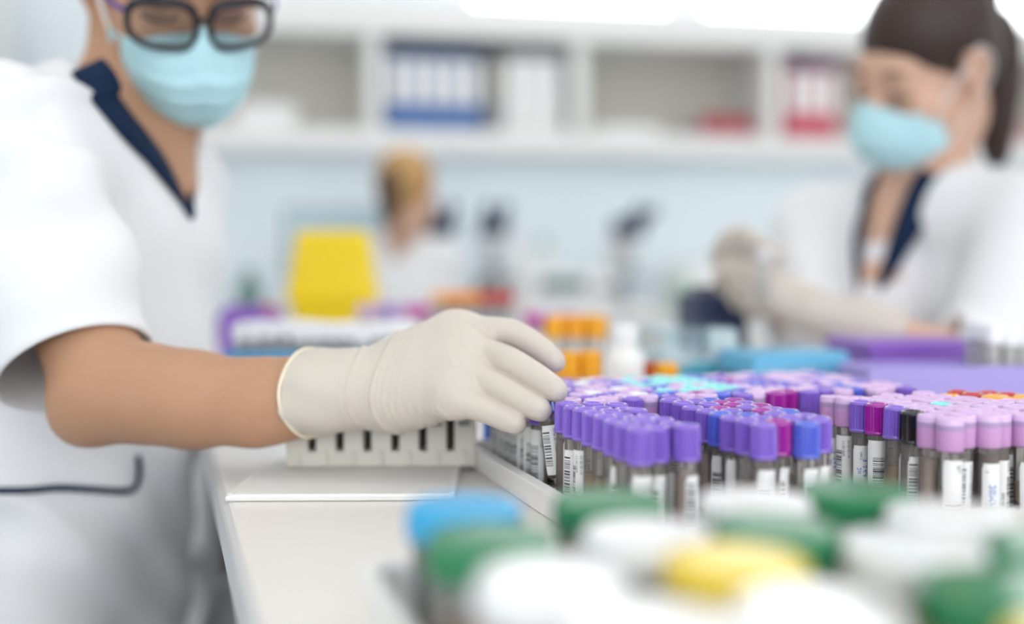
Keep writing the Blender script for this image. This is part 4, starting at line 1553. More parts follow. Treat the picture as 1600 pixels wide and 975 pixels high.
def cap_mesh(kind):
    mb = MB()
    r, z1 = CAP_R, TOP
    z0 = z1 - CAP_H
    if kind == 'lilac':
        mb.lathe([(TUBE_R, z0 + .001), (r - .0006, z0), (r, z0 + .0012), (r, z1 - .0074)], 28)
        mb.lathe([(r, z1 - .0074), (r + .00005, z1 - .0056), (r, z1 - .0042)], 28, mi=1)
        mb.lathe([(r, z1 - .0042), (r - .0001, z1 - .001), (r - .0008, z1), (r - .0028, z1), (r - .0034, z1 - .0012), (.0012, z1 - .0014), (0, z1 - .0014)], 28, mi=2)
        return mb.mesh('cap', [CAPM['lilac'], M['cap_lilac_band'], M['cap_lilac_top']])
    mb.lathe([(TUBE_R, z0 + .001), (r + .0001, z0), (r + .0002, z0 + .0012), (r - .0001, z0 + .002)], 40)
    mb.lathe([(r - .0001, z0 + .002), (r - .0001, z0 + .0022), (r - .0003, z1 - .0022), (r - .0003, z1 - .002)], 52, ribs=1, rib_d=.0006, rib_z=(z0 + .0021, z1 - .0021), smooth=False)
    mb.lathe([(r - .0004, z1 - .002), (r - .0006, z1 - .0011), (r - .0010, z1 - .0004), (r - .0016, z1), (r - .0024, z1 - .0001), (r - .0030, z1 - .0006), (r - .0034, z1 - .002), (.0016, z1 - .0022), (.0012, z1 - .0012), (0, z1 - .0010)], 40)
    return mb.mesh('cap', [CAPM[kind]])


CAPS = {k: cap_mesh(k) for k in ('purple', 'blue', 'magenta', 'black', 'turquoise', 'red', 'orange', 'lilac', 'white')}
tb = MB().lathe([(0, 0), (.003, .0004), (.0052, .0018), (TUBE_R, .0046), (TUBE_R, TOP - CAP_H + .003)], 24)
TUBE = tb.mesh('sample_tube', [M['tube_wall']])


def liquid(name, lev, ms, low=.0):
    r = TUBE_R - .0007
    mb = MB()
    if low > 0:
        mb.lathe([(0, .0009), (.003, .0012), (.0048, .0026), (r, .005), (r, low)], 20, mi=0)
        mb.lathe([(r, low), (r, lev), (r - .0006, lev - .0004), (0, lev - .0006)], 20, mi=1)
    else:
        mb.lathe([(0, .0009), (.003, .0012), (.0048, .0026), (r, .005), (r, lev), (r - .0006, lev - .0004), (0, lev - .0006)], 20, mi=0)
    return mb.mesh(name, ms)


SAMPLES = [
    liquid('blood_sample', .026, [M['blood'], M['plasma']], .009),
    liquid('blood_sample', .021, [M['blood'], M['plasma']], .010),
    liquid('blood_sample', .036, [M['serum_pink']]),
    liquid('blood_sample', .030, [M['blood'], M['serum_pink']], .012),
    liquid('blood_sample', .038, [M['blood']]),
]


def text_tris(txt, size):
    cu = bpy.data.curves.new('t', 'FONT')
    cu.body = txt
    cu.size = size
    cu.align_x = 'LEFT'
    o = bpy.data.objects.new('t', cu)
    COL.objects.link(o)
    dg = bpy.context.evaluated_depsgraph_get()
    me = bpy.data.meshes.new_from_object(o.evaluated_get(dg))
    vs = [v.co.copy() for v in me.vertices]
    fs = [list(p.vertices) for p in me.polygons]
    bpy.data.objects.remove(o)
    bpy.data.curves.remove(cu)
    bpy.data.meshes.remove(me)
    return vs, fs


def label_mesh(seed, span, zlo, zhi, texts, bars=True, pen=None, bar_a=(.08, .48), bar_z=(.0, .70)):
    """Paper wrapped part of the way round, with bar code and lettering running up the tube."""
    rnd = random.Random(seed)
    r = TUBE_R + .00025
    mb = MB()
    n = 22
    a0 = -span / 2
    prof = []
    def pt(a, z, l=0.0):
        return Vector(((r + l) * math.cos(a), (r + l) * math.sin(a), z))
    c = .0016
    rows = []
    m = 10
    for j in range(m + 1):
        z = zlo + (zhi - zlo) * j / m
        rows.append([pt(a0 + span * i / n, min(max(z, zlo), zhi)) for i in range(n + 1)])
    # rounded corners
    for j in (0, m):
        for i in (0, n):
            rows[j][i] = pt(a0 + span * (i / n) + (.12 if i == 0 else -.12), (zlo + .0008) if j == 0 else (zhi - .0008))
    mb.grid(rows, mi=0)
    if bars:
        z = zlo + (zhi - zlo) * bar_z[0] + .001
        zt = zlo + (zhi - zlo) * bar_z[1]
        while z < zt:
            h = rnd.choice((.0003, .0004, .0006, .0010))
            A0, A1 = a0 + span * bar_a[0], a0 + span * bar_a[1]
            mb.grid([[pt(A0 + (A1 - A0) * i / 12, z, .00012) for i in range(13)], [pt(A0 + (A1 - A0) * i / 12, z + h, .00012) for i in range(13)]], mi=1)
            z += h + rnd.choice((.0004, .0005, .0007, .0012))
    for (txt, size, frac, zs, ink) in texts:
        vs, fs = text_tris(txt, size)
        A = a0 + span * frac
        out = [pt(A + v.y / r * -1, zs - v.x, .00014) for v in vs]   # reads downwards
        mb.add(out, fs, ink, False)
    return mb.mesh('label', [M['label_paper'], M['ink'], M['ink_blue']])


LAB = [
    label_mesh(1, 2.0, .004, .037, [('11161502', .0026, .62, .034, 1), ('KS 09 20 116', .0021, .86, .034, 1)]),
    label_mesh(2, 1.7, .003, .035, [('KS 09 20 116MM XX', .0022, .86, .033, 1)], bar_a=(.05, .5), bar_z=(.15, .85)),
    label_mesh(3, 1.2, .006, .036, [('2074057104', .0022, .9, .033, 1)], bar_a=(.08, .42), bar_z=(0, .75)),
    label_mesh(4, 1.9, .003, .034, [('20Mг', .0056, .62, .022, 2), ('|||', .002, .25, .03, 1)], bars=False),
    label_mesh(5, 1.9, .003, .034, [('3 A64', .0050, .80, .026, 2), ('лист', .0024, .5, .03, 1), ('2и', .0040, .45, .02, 2)], bars=False),
    label_mesh(6, 1.5, .003, .035, [('MAG  14065 / 02', .0028, .80, .034, 1), ('020151', .0026, .4, .016, 1)], bar_a=(.55, .75), bar_z=(.0, .7)),
    label_mesh(7, .9, .002, .035, [], bars=False),
    label_mesh(9, 2.3, .003, .039, [('04 11 2026', .0020, .93, .036, 1)], bar_a=(.28, .74), bar_z=(.05, .72)),
    label_mesh(8, 2.2, .003, .038, [('Pu', .0042, .75, .035, 1)], bar_a=(.1, .9), bar_z=(0, .33)),
]

TA = math.radians(18)
TU = Vector((math.cos(TA), math.sin(TA), 0))
TV = Vector((-math.sin(TA), math.cos(TA), 0))
TO = Vector((.068, .542, 0))


def tp(u, v, z=0.0):
    return TO + TU * u + TV * v + Vector((0, 0, z))


TRAY_Z0 = .9012
FLOOR_Z = .904
# tray
TU0, TU1, TV0, TV1 = -.0205, .352, -.062, .272
tray = tag(empty('sample_tray', tp((TU0 + TU1) / 2, (TV0 + TV1) / 2, .9), TA), 'shallow white tray holding the packed blood tubes', 'tray')
mb = MB()
w, d = TU1 - TU0, TV1 - TV0
M['tray_white'] = mat('tray_white', (0.84, 0.835, 0.82), .35, spec=.4, var=.015, var_scale=20)
def rrect(w, d, r, n=6):
    out = []
    for (cx, cy, a0) in ((w / 2 - r, d / 2 - r, 0), (-w / 2 + r, d / 2 - r, PI / 2), (-w / 2 + r, -d / 2 + r, PI), (w / 2 - r, -d / 2 + r, 1.5 * PI)):
        for i in range(n + 1):
            a = a0 + PI / 2 * i / n
            out.append((cx + r * math.cos(a), cy + r * math.sin(a)))
    return out
def tray_mesh(w, d, h, r, th=.003, lip=.004, floor=.004, z0=.0005):
    mb = MB()
    lv = [(0, z0), (0, z0 + h - .002), (lip, z0 + h - .0016), (lip, z0 + h), (-th, z0 + h + .0003), (-th - .0008, z0 + h - .002), (-th - .001, z0 + floor)]
    rows = [[(x, y, z) for (x, y) in rrect(w + 2 * o, d + 2 * o, max(.002, r + o))] for (o, z) in lv]
    mb.grid(rows, closed_u=True, smooth=False)
    n = len(rows[0])
    mb.f.append(list(range(n))[::-1]); mb.mi.append(0); mb.sm.append(False)
    k = len(mb.v) - n
    mb.f.append([k + i for i in range(n)]); mb.mi.append(0); mb.sm.append(False)
    return mb
tray_mesh(w, d, .018, .008).obj('shell', M['tray_white'], tray)

TUBES = []


def tube(u, v, kind, label, group, lab=None, samp=None, full=True, lift=0.0, tilt=None, rot=None, pos=None):
    p = tp(u, v, .9048 + lift) if pos is None else Vector(pos)
    o = link('sample_tube', TUBE)
    o.location = p
    rz = TA + random.uniform(0, 2 * PI) if rot is None else rot
    if tilt is None:
        tilt = (random.gauss(0, .012), random.gauss(0, .012))
    o.rotation_euler = (tilt[0], tilt[1], rz)
    tag(o, label, 'test tube', group)
    link('cap', CAPS[kind], o)
    if full:
        s = link('blood_sample', SAMPLES[random.choice((0, 0, 1, 1, 2, 2, 3, 3, 4)) if samp is None else samp], o)
        s.rotation_euler = (0, 0, 0)
        link('label', LAB[random.choice((0, 0, 1, 1, 2, 2, 3, 4, 5, 6, 7, 8)) if lab is None else lab], o)
    TUBES.append((p, kind))
    return o


CAMDIR = lambda p: math.atan2(-p.y, -p.x)      # the side of a tube turned to the camera
PU, PV = .0137, .0158
rng = random.Random(11)


def facing(u, v, off):
    p = tp(u, v)
    return math.atan2(-p.y, -p.x) + off


ORD = ['first', 'second', 'third', 'fourth', 'fifth', 'sixth', 'seventh', 'eighth', 'ninth', 'tenth', 'eleventh', 'twelfth', 'thirteenth']
NTH = ORD + ['fourteenth', 'fifteenth', 'sixteenth', 'seventeenth', 'eighteenth', 'nineteenth', 'twentieth', 'twenty-first']
NAMES = {'purple': 'purple', 'blue': 'blue', 'magenta': 'magenta', 'lilac': 'translucent lilac', 'black': 'black', 'turquoise': 'turquoise', 'red': 'red', 'orange': 'orange', 'white': 'white'}


def bundle(u0, v0, kinds, where, vstop, group):
    """Columns of tubes packed side by side; kinds[c][r] names the cap from the front backwards."""
    for c, col in enumerate(kinds):
        for r_, kd in enumerate(col):
            u = u0 + c * PU + rng.uniform(-.0004, .0004)
            v = v0 + r_ * PV + (PV / 2 if c % 2 else 0) + rng.uniform(-.0004, .0004)
            if v > vstop:
                continue
            near = r_ <= 2 or c in (0, len(kinds) - 1)
            lb = '%s-capped tube in the %s, %s column, %s from the front' % (NAMES[kd], where, ORD[c], ORD[r_])
            tube(u, v, kd, lb, group, full=True, rot=facing(u, v, rng.choice((-.9, -.4, .1, .5, .9, 1.3)) if r_ else rng.choice((.5, .8, -.5, .3))), lift=rng.uniform(-.0004, .0012))


Pp, Bb, Mg, Ll, Kk, Tq = 'purple', 'blue', 'magenta', 'lilac', 'black', 'turquoise'
bundle(0, 0, [[Pp] * 8, [Pp] * 7, [Pp] * 7], 'left wedge beside the hand', .122, 'tubes in the left wedge')
bundle(.0715, -.006, [[Pp, Pp, Pp, Bb, Pp, Pp, Pp, Pp], [Mg, Pp, Bb, Pp, Mg, Pp, Pp], [Bb, Pp, Pp, Mg, Pp, Mg, Mg, Bb], [Pp, Pp, Bb, Pp, Mg, Pp, Mg]], 'middle wedge', .112, 'tubes in the middle wedge')
CK = [[Ll, Ll, Pp, Ll, Mg, Pp, Ll, Ll], [Ll, Ll, Ll, Kk, Ll, Ll, Ll], [Ll, Ll, Ll, Ll, Ll, Ll, Ll], [Ll, Ll, Ll, Tq, Ll, Ll, Ll], [Ll, Ll, Ll, Ll, Ll, Ll, Ll], [Ll, Ll, Ll, Ll, Ll, Ll, Ll], [Ll, Ll, Ll, Ll, Ll, Ll, 'orange'], [Ll, Ll, Ll, Ll, 'orange', 'red', 'red'], [Ll, Ll, Ll, Ll, 'orange', 'orange', 'red'], [Ll, Ll, Ll, 'orange', 'orange', 'red', 'red']]
CK[0][2] = Kk
CK[0][3] = Pp
CK[0][1] = Ll
CK[1][3] = Ll
bundle(.186, -.018, CK, 'right block of lilac caps', .105, 'tubes in the right block')

# the rear rows, packed across the whole tray
held_u, held_v = .0, .1425
n_rear = 0
ncol = 21
for r_ in range(10):
    for c in range(ncol):
        u = .0 + c * PU + rng.uniform(-.0005, .0005)
        v = .1265 + r_ * PV + (PV / 2 if c % 2 else 0) + rng.uniform(-.0005, .0005)
        if v > .256 or (c > 13 and v < .1265 + PV * .4 and c < 22 and u > .18 and v < .125):
            continue
        p = tp(u, v)
        px = 800 + 1600 * p.x / p.y
        if c == 0 and r_ <= 1:
            continue
        q = rng.random()
        if 7 <= c <= 11 and r_ >= 2:
            kd = Tq if q < .78 else (Ll if q < .9 else Bb)
        elif c <= 5:
            kd = Pp if q < .38 else (Ll if q < .78 else 'white')
        elif c <= 15:
            kd = Pp if q < .40 else (Bb if q < .62 else (Ll if q < .95 else Mg))
        else:
            kd = Ll if q < .6 else (Pp if q < .9 else Bb)
        if r_ == 0 and c in (4, 6):
            kd = Pp
        if r_ == 0 and c == 5:
            kd = Ll
        if r_ == 0 and c == 9:
            kd = Bb
        full = c < 2 or r_ < 2
        grp = 'tubes in the rear rows'
        lb = '%s-capped tube, %s rear row, %s' % (NAMES[kd], ORD[r_], 'at the left edge beneath the hand' if c == 0 else '%s from the left edge of the tray' % NTH[c])
        tube(u, v, kd, lb, grp, full=full, lab=(7 if c == 0 else None), rot=facing(u, v, rng.uniform(-.5, .5) - (.6 if c == 0 else 0)))
        n_rear += 1

# the tube gripped by the gloved hand, tilted and lifted out of the tray
hb, ht = P(869, 748, .664), P(850, 596, .672)
dv = (ht - hb).normalized()
o = tube(0, 0, 'blue', 'tilted blue-capped tube with a long paper label gripped by the gloved hand', None, lab=1, samp=4, pos=hb, tilt=(0, 0), rot=0)
qz = Vector((0, 0, 1)).rotation_difference(dv)
o.rotation_mode = 'QUATERNION'
from mathutils import Quaternion
o.rotation_quaternion = qz @ Quaternion((0, 0, 1), math.radians(-98))

# ------------------------------------------------------------------ specimen jars in the near tray
M['lid_white'] = mat('lid_white', (0.86, 0.87, 0.88), .14, spec=.5, var=.01)
M['lid_green'] = mat('lid_green', (0.03, 0.23, 0.10), .14, spec=.5, var=.05)
M['lid_blue'] = mat('lid_blue', (0.03, 0.42, 0.78), .14, spec=.5, var=.04)
M['lid_yellow'] = mat('lid_yellow', (0.85, 0.62, 0.03), .14, spec=.5, var=.03)
M['jar_plastic'] = clear_mat('jar_plastic', tint=(.97, .98, .98), opac=.16, col=(.88, .9, .9), rough=.1)
M['urine'] = mat('urine_yellow', (0.80, 0.58, 0.12), .15, var=.05, var_scale=40)
M['urine_amber'] = mat('urine_amber', (0.55, 0.27, 0.05), .15, var=.08, var_scale=40)
JH, JR = .055, .0225
jar_body = MB().lathe([(0, .0012), (.014, .0004), (.0185, .0008), (.0195, .003), (.0207, .042), (.0207, JH - .004)], 40).mesh('specimen_jar', [M['jar_plastic']])


def lid_mesh(m):
    z0, z1 = JH - .0125, JH
    mb = MB()
    mb.lathe([(.0207, z0 + .001), (JR - .0003, z0), (JR, z0 + .0009)], 40)
    mb.lathe([(JR, z0 + .0009), (JR - .0002, z1 - .0022)], 88, ribs=1, rib_d=.00035, rib_z=(0, 1), smooth=False)
    mb.lathe([(JR - .0003, z1 - .0022), (JR - .001, z1 - .0006), (JR - .002, z1), (JR - .004, z1 - .0001), (0, z1 - .0001)], 40)
    return mb.mesh('lid', [m])


LIDS = {k: lid_mesh(M['lid_' + k]) for k in ('white', 'green', 'blue', 'yellow')}


def fill_mesh(lev, m):
    return MB().lathe([(0, .0018), (.013, .0014), (.0178, .0018), (.0188, .0036), (.0188 + (lev / .042) * .0008, lev), (0, lev)], 36).mesh('urine_sample', [m])


FILLS = [fill_mesh(.033, M['urine']), fill_mesh(.024, M['urine_amber']), fill_mesh(.028, M['urine'])]
jt_w, jt_d = .335, .30
jc = Vector((-.052, .390, 0)) + BU * (jt_w / 2) + BV * (.032 - jt_d / 2)
jt = tag(empty('jar_tray', (jc.x, jc.y, .900), BA), 'white plastic tray in the near corner holding lidded specimen jars', 'tray')
tray_mesh(jt_w, jt_d, .028, .012, th=.003, lip=.0045).obj('shell', M['tray_white'], jt)
JARS = [
    (-.0186, .394, 'blue', None, 'specimen jar with sky blue lid at the left end of the jar tray'),
    (-.0075, .346, 'green', 1, 'specimen jar with dark green lid in front of the blue-lidded jar'),
    (.0112, .300, 'white', 0, 'white-lidded specimen jar nearest the left rim, before a green-lidded one'),
    (.0385, .405, 'green', 2, 'specimen jar with green lid just before the corner of the tube tray'),
    (.0465, .3535, 'white', 0, 'white-lidded specimen jar between the two left green lids and the yellow lid'),
    (.0968, .4056, 'white', 0, 'white-lidded specimen jar in the rear row before the middle wedge of tubes'),
    (.1440, .424, 'green', 2, 'specimen jar with green lid in the rear row between two white lids'),
    (.1635, .381, 'white', 2, 'white-lidded specimen jar at the right, before the lilac-capped tubes'),
    (.1330, .336, 'white', 0, 'white-lidded specimen jar left of the pair of green lids at right'),
    (.1800, .333, 'green', None, 'specimen jar with green lid at the right picture edge, the farther of two'),
    (.1400, .290, 'green', 2, 'specimen jar with green lid in the near right corner beside the yellow one'),
    (.1420, .243, 'yellow', None, 'specimen jar with bright yellow lid in the lowest right corner'),
    (.0940, .3600, 'green', 2, 'specimen jar with green lid amid white lids, behind the yellow-lidded jar'),
    (.0815, .2705, 'white', 0, 'white-lidded specimen jar nearest the viewer in the middle of the bottom edge'),
    (.0700, .3170, 'yellow', 0, 'specimen jar with glossy yellow lid among white lids'),
    (.0350, .2560, 'white', 2, 'white-lidded specimen jar cut by the bottom edge, left of the middle'),
]
for x, y, k, fl, lb in JARS:
    o = link('specimen_jar', jar_body, None, (x, y, .9047), (0, 0, random.uniform(0, 6)))
    tag(o, lb, 'jar', 'specimen jars in the near tray')
    link('lid', LIDS[k], o)
    if fl is not None:
        link('urine_sample', FILLS[fl], o)

# ------------------------------------------------------------------ beige cartridge rack behind the wrist
M['rack_beige'] = mat('rack_beige', (0.74, 0.72, 0.65), .45, var=.02, var_scale=30)
M['slot_dark'] = mat('slot_dark', (0.06, 0.055, 0.045), .6, var=.1)
pl = P(600, 748, .790)
plate = tag(MB().box((.150, .185, .0035), (0, 0, .0021), .0012).box((.146, .004, .004), (0, -.0905, .003), .0015).box((.146, .004, .004), (0, .0905, .003), .0015).box((.004, .177, .004), (-.073, 0, .003), .0015).box((.004, .177, .004), (.073, 0, .003), .0015).obj('flat_tray', M['tray_white'], None, (-.114, .757, .900), (0, 0, math.radians(1))),
            'flat white tray under the beige sample rack', 'tray')
rk = tag(empty('sample_rack', (-.0980, .763, .9042), math.radians(1)), 'beige slotted rack with bar code labels standing behind the gloved wrist', 'rack')
RW, RH, RD = .1425, .052, .036
mb = MB()
mb.box((RW, RD, .012), (0, RD / 2, .006), .0015)
mb.box((RW, RD, .004), (0, RD / 2, RH - .002), .001)
mb.box((RW - .006, .003, RH - .014), (0, RD - .002, RH / 2 + .003))
npil = 7
for i in range(npil):
    x = -RW / 2 + .009 + (RW - .018) * i / (npil - 1)
    mb.box((.0150, .008, RH - .012), (x, .004, RH / 2 + .004), .0012)
    mb.box((.0035, .004, .011), (x, -.0006, .0065), .0008)
for sx in (-1, 1):
    mb.box((.003, RD, RH), (sx * (RW / 2 - .0015), RD / 2, RH / 2), .0008)
mb.obj('frame', M['rack_beige'], rk)
MB().box((RW - .012, .0015, RH - .018), (0, .014, RH / 2 + .003)).obj('slot_back', M['slot_dark'], rk)
for i in range(1, npil):
    x = -RW / 2 + .009 + (RW - .018) * i / (npil - 1)
    lm = MB().box((.0115, .0004, .022), (x, -.0002, .036), mi=0)
    z = .032
    rr = random.Random(i)
    while z < .045:
        h = rr.choice((.0006, .001, .0014))
        lm.box((.0085, .0003, h), (x, -.0005, z), mi=1)
        z += h + rr.choice((.0006, .001))
    lm.obj('barcode_label', [M['rack_beige'], M['ink']], rk)

# small blue block between the rack and the tube tray
M['deep_blue'] = mat('deep_blue_plastic', (0.01, 0.10, 0.52), .35, var=.04)
bb = P(765, 676, .84)
t = tag(empty('pipette_tip_box', (bb.x + .012, .842, .900), math.radians(8)), 'small deep blue box between the beige rack and the tube tray', 'box')
MB().box((.034, .03, .046), (0, 0, .024), .003, 3).obj('body', M['deep_blue'], t)
MB().box((.035, .031, .008), (0, 0, .052), .002, 3).obj('lid', M['deep_blue'], t)

# ------------------------------------------------------------------ racks of capped tubes farther along the bench
M['rack_blue'] = mat('rack_blue', (0.06, 0.36, 0.66), .35, var=.03)
M['rack_purple'] = mat('rack_purple', (0.28, 0.13, 0.55), .35, var=.03)
M['rack_lavender'] = mat('rack_lavender', (0.38, 0.32, 0.70), .35, var=.03)
M['rack_white'] = mat('rack_white', (0.82, 0.83, 0.84), .35, var=.02)
big_cap = {}
for k, c in (('white', (.86, .87, .9)), ('purple', (.30, .14, .55)), ('lilac', (.60, .42, .72)), ('orange', (.90, .36, .03)), ('red', (.60, .03, .04)), ('magenta', (.60, .05, .38)), ('peach', (.92, .52, .22))):
    m_ = mat('stopper_' + k, c, .3, var=.03)
    mb = MB()
    r = .0085
    mb.lathe([(.0066, .062), (r, .062), (r, .064)], 20).lathe([(r, .064), (r - .0002, .078)], 40, ribs=1, rib_d=.0003, rib_z=(0, 1), smooth=False).lathe([(r - .0003, .078), (r - .0012, .080), (r - .0028, .080), (r - .0034, .0785), (0, .0785)], 20)
    big_cap[k] = mb.mesh('cap', [m_])
M['tube_milky'] = clear_mat('tube_milky', tint=(.93, .92, .9), opac=.45, col=(.88, .87, .86), rough=.15)
btube = MB().lathe([(0, 0), (.003, .0004), (.0052, .0018), (.0066, .005), (.0066, .064)], 16).mesh('stoppered_tube', [M['tube_milky']])  # capped sample tube of the far racks, plainer mesh


def rack(name, label, c, yaw, nx, ny, pitch, h, m, caps, tlabel, group, base=.900, lift=0.0, pitch_y=None, seed=1, jit=0.0):
    """A block rack with holes, tubes standing in it."""
    py_ = pitch_y or pitch
    rt = tag(empty(name, (c[0], c[1], base), yaw), label, 'rack')
    w, d = nx * pitch + .012, ny * py_ + .012
    fr = MB()
    fr.box((w, d, .006), (0, 0, .004), .0015)
    for sy in (-1, 1):
        fr.box((w, .004, h), (0, sy * (d / 2 - .002), h / 2 + .001), .0012)
    for sx in (-1, 1):
        fr.box((.004, d - .008, h), (sx * (w / 2 - .002), 0, h / 2 + .001), .0012)
    fr.obj('frame', m, rt)
    gr = MB()
    for i in range(nx + 1):
        gr.box((.0015, d - .008, .003), (-w / 2 + .006 + i * pitch, 0, h - .004))
    for j in range(ny + 1):
        gr.box((w - .008, .0015, .003), (0, -d / 2 + .006 + j * py_, h - .004))
    gr.obj('grid', m, rt)
    rr = random.Random(seed)
    R = Matrix.Rotation(yaw, 3, 'Z')
    n = 0
    for j in range(ny):
        for i in range(nx):
            k = caps(i, j, rr)
            if not k:
                continue
            p = R @ Vector((-w / 2 + .006 + pitch * (i + .5), -d / 2 + .006 + py_ * (j + .5), 0))
            o = link('stoppered_tube', btube, None, (c[0] + p.x, c[1] + p.y, base + .0078 + lift + rr.uniform(0, jit)), (0, 0, rr.uniform(0, 6)))
            tag(o, tlabel(k, i, j), 'vial', group)
            link('cap', big_cap[k], o)
    return rt


ROWN = ['front row', 'second row', 'third row', 'fourth row', 'fifth row', 'sixth row']
POSN = ['first', 'second', 'third', 'fourth', 'fifth', 'sixth', 'seventh', 'eighth', 'ninth', 'tenth', 'eleventh', 'twelfth', 'thirteenth', 'fourteenth', 'fifteenth']
c = P(505, 520, 1.16)
rack('tube_rack', 'sky blue rack full of white-capped tubes behind the forearm', (c.x, 1.19), math.radians(3), 12, 5, .0172, .062, M['rack_blue'],
     lambda i, j, r: 'white' if r.random() < .93 else None, lambda k, i, j: 'white-capped tube in the sky blue rack, %s, %s from the left' % (ROWN[j], POSN[i]), 'white-capped tubes in the blue rack', jit=.009, seed=3)
c = P(383, 480, 1.62)
rack('tube_rack', 'purple rack at the left end of the bench, behind the blue rack', (c.x, 1.66), math.radians(6), 4, 3, .0205, .088, M['rack_purple'],
     lambda i, j, r: 'purple' if i < 3 else 'red', lambda k, i, j: '%s-capped tube in the purple rack at the left, %s, %s from the left' % (k, ROWN[j], POSN[i]), 'tubes in the left purple rack', lift=.012, seed=4)
c = P(610, 480, 1.52)
rack('tube_rack', 'lavender rack of purple and magenta capped tubes left of the orange caps', (c.x, 1.56), math.radians(8), 6, 3, .0185, .07, M['rack_lavender'],
     lambda i, j, r: ('magenta' if (i >= 4 and j == 0) else ('purple' if r.random() < .4 else 'lilac')), lambda k, i, j: '%s-capped tube in the lavender rack, %s, %s from the left' % (k, ROWN[j], POSN[i]), 'tubes in the lavender rack', lift=.016, seed=5)
c = P(735, 470, 1.60)
rack('tube_rack', 'white rack of orange and red capped tubes standing above the knuckles', (c.x, 1.64), math.radians(10), 7, 4, .0185, .07, M['rack_white'],
     lambda i, j, r: ('red' if j == 0 and i > 2 and r.random() < .6 else ('orange' if r.random() < .7 else 'peach')), lambda k, i, j: '%s-capped tube in the white rack above the knuckles, %s, %s from the left' % (k, ROWN[j], POSN[i]), 'tubes in the white rack', lift=.034, seed=6)
c = P(862, 490, 1.46)
rack('tube_rack', 'small white rack of magenta and lilac capped tubes behind the orange stoppers', (c.x, 1.5), math.radians(12), 4, 3, .0185, .06, M['rack_white'],
     lambda i, j, r: ('magenta' if i == 0 else ('purple' if r.random() < .5 else 'lilac')), lambda k, i, j: '%s-capped tube in the small white rack, %s, %s from the left' % (k, ROWN[j], POSN[i]), 'tubes in the small white rack', lift=.006, seed=7)

# screw-capped tubes with orange lids behind the index finger
M['cap_amber'] = mat('cap_amber', (0.88, 0.40, 0.02), .3, var=.05)
M['cap_redbrown'] = mat('cap_redbrown', (0.50, 0.09, 0.02), .3, var=.05)


def falcon(p, h, r, m, label, group):
    o = MB().lathe([(0, 0), (r * .5, .0), (r * .8, .012), (r * .84, .02), (r * .84, h - .02)], 24).obj('centrifuge_tube', M['tube_milky'], None, (p[0], p[1], .9006))
    tag(o, label, 'tube', group)
    mb = MB()
    mb.lathe([(r * .84, h - .026), (r, h - .026), (r, h - .024)], 28).lathe([(r, h - .024), (r * .985, h - .002)], 56, ribs=1, rib_d=.0005, rib_z=(0, 1), smooth=False).lathe([(r * .975, h - .002), (r * .9, h), (r * .6, h), (r * .56, h - .001), (0, h - .001)], 28)
    mb.obj('screw_cap', m, o)
    return o


for px, Y, m_, lb in ((886, .955, 'cap_amber', 'orange-capped tube right behind the index fingertip, left of a close pair'), (922, .965, 'cap_amber', 'orange-capped tube left of the white bottle, right of a close pair')):
    q = P(px, 500, Y)
    falcon((q.x, q.y), .076, .0112, M[m_], lb, 'orange-capped tubes behind the fingers')
for px, Y, lb in ((866, 1.19, 'first'), (900, 1.2, 'second'), (934, 1.19, 'third'), (880, 1.235, 'fourth'), (918, 1.24, 'fifth')):
    q = P(px, 500, Y)
    falcon((q.x, q.y), .100, .0118, M['cap_amber'], 'tall orange-capped tube in the group behind the index finger, %s counted from front left' % lb, 'tall orange-capped tubes')
q = P(1020, 570, .955)
falcon((q.x, q.y), .066, .0085, M['cap_redbrown'], 'brown-red capped tube beside the white bottle', 'small capped tubes by the bottle')
q = P(1042, 570, .945)
falcon((q.x, q.y), .066, .0105, M['cap_amber'], 'short orange-capped tube right of the white bottle', 'small capped tubes by the bottle')

# white bottle with glossy cap
q = P(976, 560, 1.03)
t = tag(empty('reagent_bottle', (q.x, q.y, .9004)), 'white plastic bottle with glossy white cap behind the tube tray', 'bottle')
MB().lathe([(0, 0), (.019, 0), (.021, .002), (.021, .058), (.0185, .07), (.012, .076), (.012, .08), (0, .08)], 32).obj('body', M['white_plastic'], t)
MB().lathe([(.012, .079), (.0135, .079), (.0135, .095)], 48, ribs=1, rib_d=.0004, rib_z=(0, 1), smooth=False).lathe([(.0132, .095), (.012, .0972), (.008, .098), (0, .0982)], 32).obj('cap', M['lid_white'], t)

# clear boxes with teal and blue parts
M['teal'] = mat('teal_plastic', (0.10, 0.42, 0.55), .3, var=.04)
M['clear_box'] = clear_mat('clear_box', tint=(.86, .95, .98), opac=.20, col=(.62, .82, .90), rough=.08)
M['pale_blue'] = mat('pale_blue_plastic', (0.12, 0.42, 0.66), .3, var=.03)


